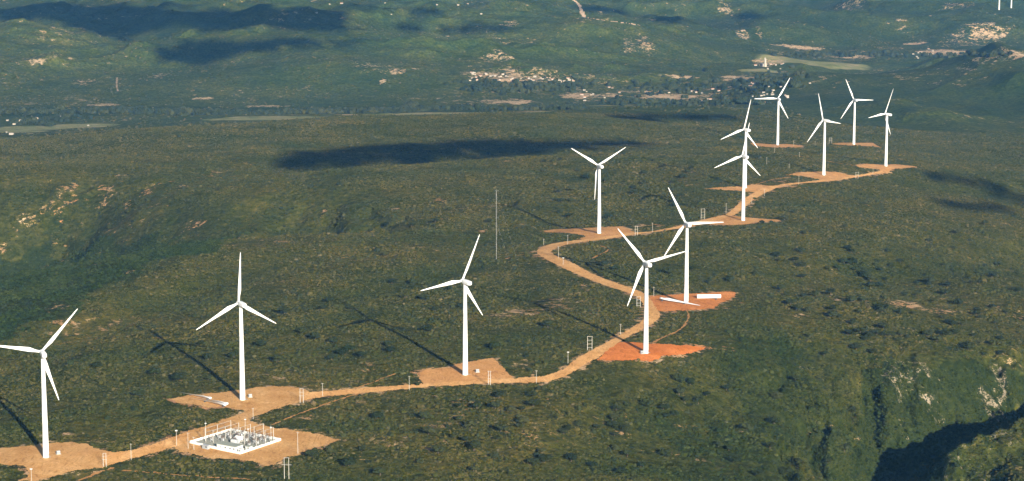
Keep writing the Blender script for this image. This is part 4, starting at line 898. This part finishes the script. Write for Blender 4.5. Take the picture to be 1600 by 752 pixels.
TREES = {
 'right': zp(1200, 376, [(65, 130), (165, 130), (210, 75), (210, 165), (80, 310), (210, 235), (370, 185), (430, 180), (475, 145), (510, 130), (520, 75), (545, 190), (590, 185), (620, 95), (605, 230), (640, 255), (700, 190), (745, 250), (690, 290), (640, 290), (830, 135), (890, 170), (1010, 280), (930, 270), (1120, 285), (850, 350), (940, 345), (1030, 385), (1110, 340), (1190, 400), (520, 385), (590, 380), (390, 340), (300, 350), (220, 350), (140, 400), (180, 435), (250, 445), (400, 435), (740, 425), (690, 435), (820, 460), (915, 460), (570, 455), (1090, 485), (1090, 160), (1150, 190), (1250, 240), (1400, 230), (1440, 160), (1560, 210), (1570, 320), (1400, 420), (1300, 470), (1490, 455), (1420, 520), (720, 555), (680, 590), (735, 600), (775, 600), (870, 610), (575, 580), (630, 605), (1010, 595), (1090, 590), (1130, 600), (1280, 600), (1400, 650), (1250, 680), (660, 705), (550, 685), (350, 720), (1350, 720), (1460, 710)]),
 'front': zp(800, 564, [(185, 185), (130, 220), (60, 310), (650, 310), (720, 445), (1115, 150), (1340, 185), (1045, 215), (1080, 260), (1165, 270), (840, 290), (415, 410), (350, 440), (530, 425), (630, 415), (785, 380), (500, 660), (370, 630), (140, 655), (180, 580), (720, 600), (960, 360), (640, 560)]) + zp(400, 564, [(760, 360), (1080, 460), (1380, 300), (1495, 300), (1270, 370), (1345, 420), (1590, 315), (580, 655), (1020, 640), (350, 600), (450, 570), (1490, 610), (1360, 690), (1140, 580), (660, 560)]),
 'middle': zp(400, 376, [(800, 95), (590, 430), (850, 270), (970, 270), (1120, 440), (460, 385), (115, 490), (180, 455), (1060, 370), (485, 640), (540, 715), (1480, 680), (930, 360)]) + zp(400, 188, [(715, 700), (820, 690), (970, 670), (1120, 640), (1460, 640), (1215, 565)]),
}
def rnd_in(poly, n_):
    q = np.array(poly, float); out = []
    while len(out) < n_:
        p = RNG.uniform(q.min(0), q.max(0))
        if inside(p[:1], p[1:], q)[0]: out.append(tuple(p))
    return out
TREES['right'] += rnd_in([(1180, 300), (1590, 330), (1590, 540), (1250, 560), (1130, 500), (1200, 400)], 45)
TREES['front'] += rnd_in([(560, 640), (900, 610), (1330, 560), (1340, 745), (560, 745)], 40)
TREES['middle'] += rnd_in([(840, 250), (1110, 230), (1090, 330), (960, 345), (840, 350)], 32) + rnd_in([(880, 395), (1000, 385), (1140, 400), (1150, 450), (980, 440)], 8) + rnd_in([(60, 580), (300, 480), (700, 420), (900, 520), (640, 580), (260, 640)], 28)
LBL = {'right': 'dark rounded scrub tree among many on the open slope right of the turbine row', 'front': 'dark scrub tree among many on the foreground slope below the dirt road', 'middle': 'dark scrub tree among many in the scrub behind and left of the road'}
GRPT = {'right': 'scrub trees right of the turbines', 'front': 'scrub trees on the foreground slope', 'middle': 'scrub trees behind the road'}
for key, pts in TREES.items():
    q = np.array(pts); W_ = hit(q[:, 0], q[:, 1]); ok = clear_of(W_[:, 0], W_[:, 1])
    for p, k in zip(W_, ok):
        if not k or p[1] > 4800: continue
        i = random.randrange(6); f = random.uniform(.75, 1.45); t = thing('scrub_tree', Vector(p), random.uniform(0, 6.28), LBL[key], 'tree', GRPT[key])
        t.scale = (f * 1.7, f * 1.7, f * random.uniform(1.15, 1.5))
        obj('trunk', TRUNKS[i], None, t); obj('crown', CROWNS[(i + random.randrange(3)) % 6], None, t)

# ------------------------------------------------------------------ far villages
def house_mesh(name, L, W, H_, rise, roofm):
    bm = bmesh.new(); box(bm, (0, 0, H_ / 2 - .5), (L, W, H_ + 1)); nf = len(bm.faces)
    for sg in (-1, 1):
        v = [bm.verts.new(p) for p in ((-L / 2 - .4, sg * (W / 2 + .5), H_ - .15), (L / 2 + .4, sg * (W / 2 + .5), H_ - .15), (L / 2 + .4, 0, H_ + rise), (-L / 2 - .4, 0, H_ + rise))]
        f = bm.faces.new(v if sg < 0 else v[::-1]); f.material_index = 1
    for sg in (-1, 1):
        v = [bm.verts.new(p) for p in ((sg * L / 2, -W / 2, H_), (sg * L / 2, W / 2, H_), (sg * L / 2, 0, H_ + rise - .1))]; bm.faces.new(v if sg > 0 else v[::-1])
    me = bm_mesh(name, bm, M_HOUSE); me.materials.append(roofm); return me
HS = [house_mesh('house', 9, 6.5, 3, 1.6, M_PALEROOF), house_mesh('house', 11, 7, 3.2, 1.5, M_TILE), house_mesh('house', 8, 8, 3, .9, M_PALEROOF)]
def houses(pts, label, group, s0=1.0):
    q = np.array(pts); W_ = hit(q[:, 0], q[:, 1])
    for p in W_:
        o = obj('house', random.choice(HS)); o.location = p; o.rotation_euler.z = random.uniform(-.4, .4) + random.choice((0, 1.57)); f = random.uniform(.45, .85) * s0; o.scale = (f, f, f)
        tag(o, label, 'house', group)
pts = []
for _ in range(55):
    x = RNG.uniform(725, 900); pts.append((x, 113 + (x - 725) * .06 + RNG.uniform(0, 14) * (1 if x < 830 else .5)))
houses(pts, 'tiny pale house among many in the hazy village across the valley, upper centre', 'houses of the village at upper centre')
houses([(RNG.uniform(905, 1125), RNG.uniform(136, 160)) for _ in range(22)], 'tiny pale house among bare soil patches between the two hazy villages', 'scattered houses between the villages')
houses([(RNG.normal(1180, 32), RNG.normal(142, 12)) for _ in range(30)], 'tiny pale house in the hazy village behind the upper turbines', 'houses of the village behind the upper turbines')
houses([(RNG.normal(1440, 24), RNG.normal(86, 3)) for _ in range(16)], 'tiny pale house in the hazy valley town at upper right', 'houses of the town at upper right')
houses([(RNG.uniform(1180, 1225), RNG.uniform(99, 110)) for _ in range(8)], 'tiny pale house around the white church tower', 'houses around the church tower')
houses([(RNG.uniform(480, 790), RNG.uniform(4, 24)) for _ in range(9)], 'tiny pale farmhouse on the hazy hills along the top of the photo', 'farmhouses on the top hills')
for (x, y), lb in zip([(12, 189), (33, 190), (57, 186.5), (95, 184), (10, 207.5), (18, 211), (22, 195), (70, 190.5), (138, 196.8), (252, 175.5)],
    ['bright white farmhouse at far left, above the pale green field', 'farmhouse with orange yard second from the left edge', 'cream farmhouse above the middle of the green field', 'white farmhouse left of the riverside trees', 'white shed at the left edge below the green field', 'long low pale building at the left edge below the field', 'small dull farmhouse between two brighter ones at left', 'small grey farmhouse beside a round dark tree', 'tiny white hut at the right end of the green field', 'lone white house by the riverside wood, upper left']):
    houses([(x, y)], lb, 'farmhouses in the river valley at left', 1.15)
p = at(1192.5, 104); t = thing('church', p, .3, 'tiny white church with a tall thin tower in the far town', 'church')
bm = bmesh.new(); box(bm, (0, 0, 4), (12, 22, 9)); obj('nave', bm_mesh('nave', bm, M_HOUSE), None, t)
bm = bmesh.new(); box(bm, (0, -13, 11), (5, 4, 23)); bmesh.ops.create_cone(bm, cap_ends=True, segments=4, radius1=3.4, radius2=.2, depth=5, matrix=Matrix.Translation((0, -13, 25))); obj('tower', bm_mesh('tower', bm, M_HOUSE), None, t)

# ------------------------------------------------------------------ clouds above the place (they throw the shadows on the hills)
m, t_, b = mat('cloud_white', 1.0, 0.0); b.inputs['Base Color'].default_value = (.9, .9, .9, 1); M_CLOUD = m
CLOUDS = [
 [(470, 262, 26, 7), (520, 252, 60, 12), (620, 243, 105, 15), (760, 236, 120, 13), (890, 230, 90, 9), (970, 227, 50, 5)],
 [(0, 18, 130, 17), (110, 21, 140, 17), (225, 36, 75, 17), (170, 30, 60, 15)], [(430, 26, 125, 13), (520, 40, 100, 8), (345, 24, 60, 12)],
 [(450, 70, 110, 8), (380, 80, 50, 5), (300, 85, 42, 12), (330, 92, 30, 8)], [(745, 46.5, 55, 4), (640, 47, 20, 2)], [(585, 10, 50, 4), (670, 20, 25, 2)],
 [(1500, 283, 60, 8), (1585, 305, 60, 12), (1680, 320, 70, 14)], [(1560, 330, 60, 5), (1500, 325, 30, 3)], [(1090, 186, 110, 2.5), (1000, 188, 50, 2)], [(1050, 32, 38, 4), (950, 18, 50, 4), (1170, 28, 16, 3)]]
for ci, parts_ in enumerate(CLOUDS):
    bm = bmesh.new(); rg = random.Random(300 + ci)
    C = hit([e[0] for e in parts_], [e[1] for e in parts_])
    for (px, py, rx, ry), c in zip(parts_, C):
        Dd = c[1]; a = rx * Dd / FPX; dep = ry * Dd / FPX / max(.07, (CAMH - c[2]) / Dd) * (.55 if Dd > 5800 else .9); hc = 1150. if Dd < 5000 else 1500.
        off = TO_SUN * ((hc - c[2]) / TO_SUN.z); ctr = Vector(c) + off
        k = int(min(260, max(50, a * dep / 450)) * (.24 if ci in (6, 7) else 1.15))
        for _ in range(k):
            th = rg.uniform(0, 6.28); q = math.sqrt(rg.uniform(0, 1.0)) if rg.random() < .72 else rg.uniform(.9, 1.6); r = rg.uniform(.5, 1.2) * min(70, max(22, dep * .35)) * max(.22, 1.2 - .62 * q)
            v = bmesh.ops.create_icosphere(bm, subdivisions=2, radius=r)['verts']; o_ = ctr + Vector((math.cos(th) * q * a, math.sin(th) * q * dep, rg.uniform(0, 18)))
            for w__ in v: w__.co *= rg.uniform(.85, 1.15); w__.co.z *= (.45 if w__.co.z > 0 else .2); w__.co += o_
    o = obj('cloud', bm_mesh('cloud', bm, M_CLOUD, True)); o['kind'] = 'structure'

# ------------------------------------------------------------------ haze
bm = bmesh.new(); box(bm, (0, 18000, (ZMIN - 1 + 486) / 2), (104000, 56000, 486 - ZMIN + 1))
m = bpy.data.materials.new('haze_air'); m.use_nodes = True; t_ = m.node_tree; t_.nodes.clear(); on = t_.nodes.new('ShaderNodeOutputMaterial'); pv = t_.nodes.new('ShaderNodeVolumePrincipled')
pv.inputs['Density'].default_value = HAZE_D; pv.inputs['Color'].default_value = (*HAZE_C, 1); pv.inputs['Absorption Color'].default_value = (1, 1, 1, 1); pv.inputs['Anisotropy'].default_value = 0.0
pv.inputs['Density Attribute'].default_value = ''
t_.links.new(pv.outputs[0], on.inputs['Volume'])
hz = obj('haze', bm_mesh('haze', bm, m)); hz['kind'] = 'stuff'
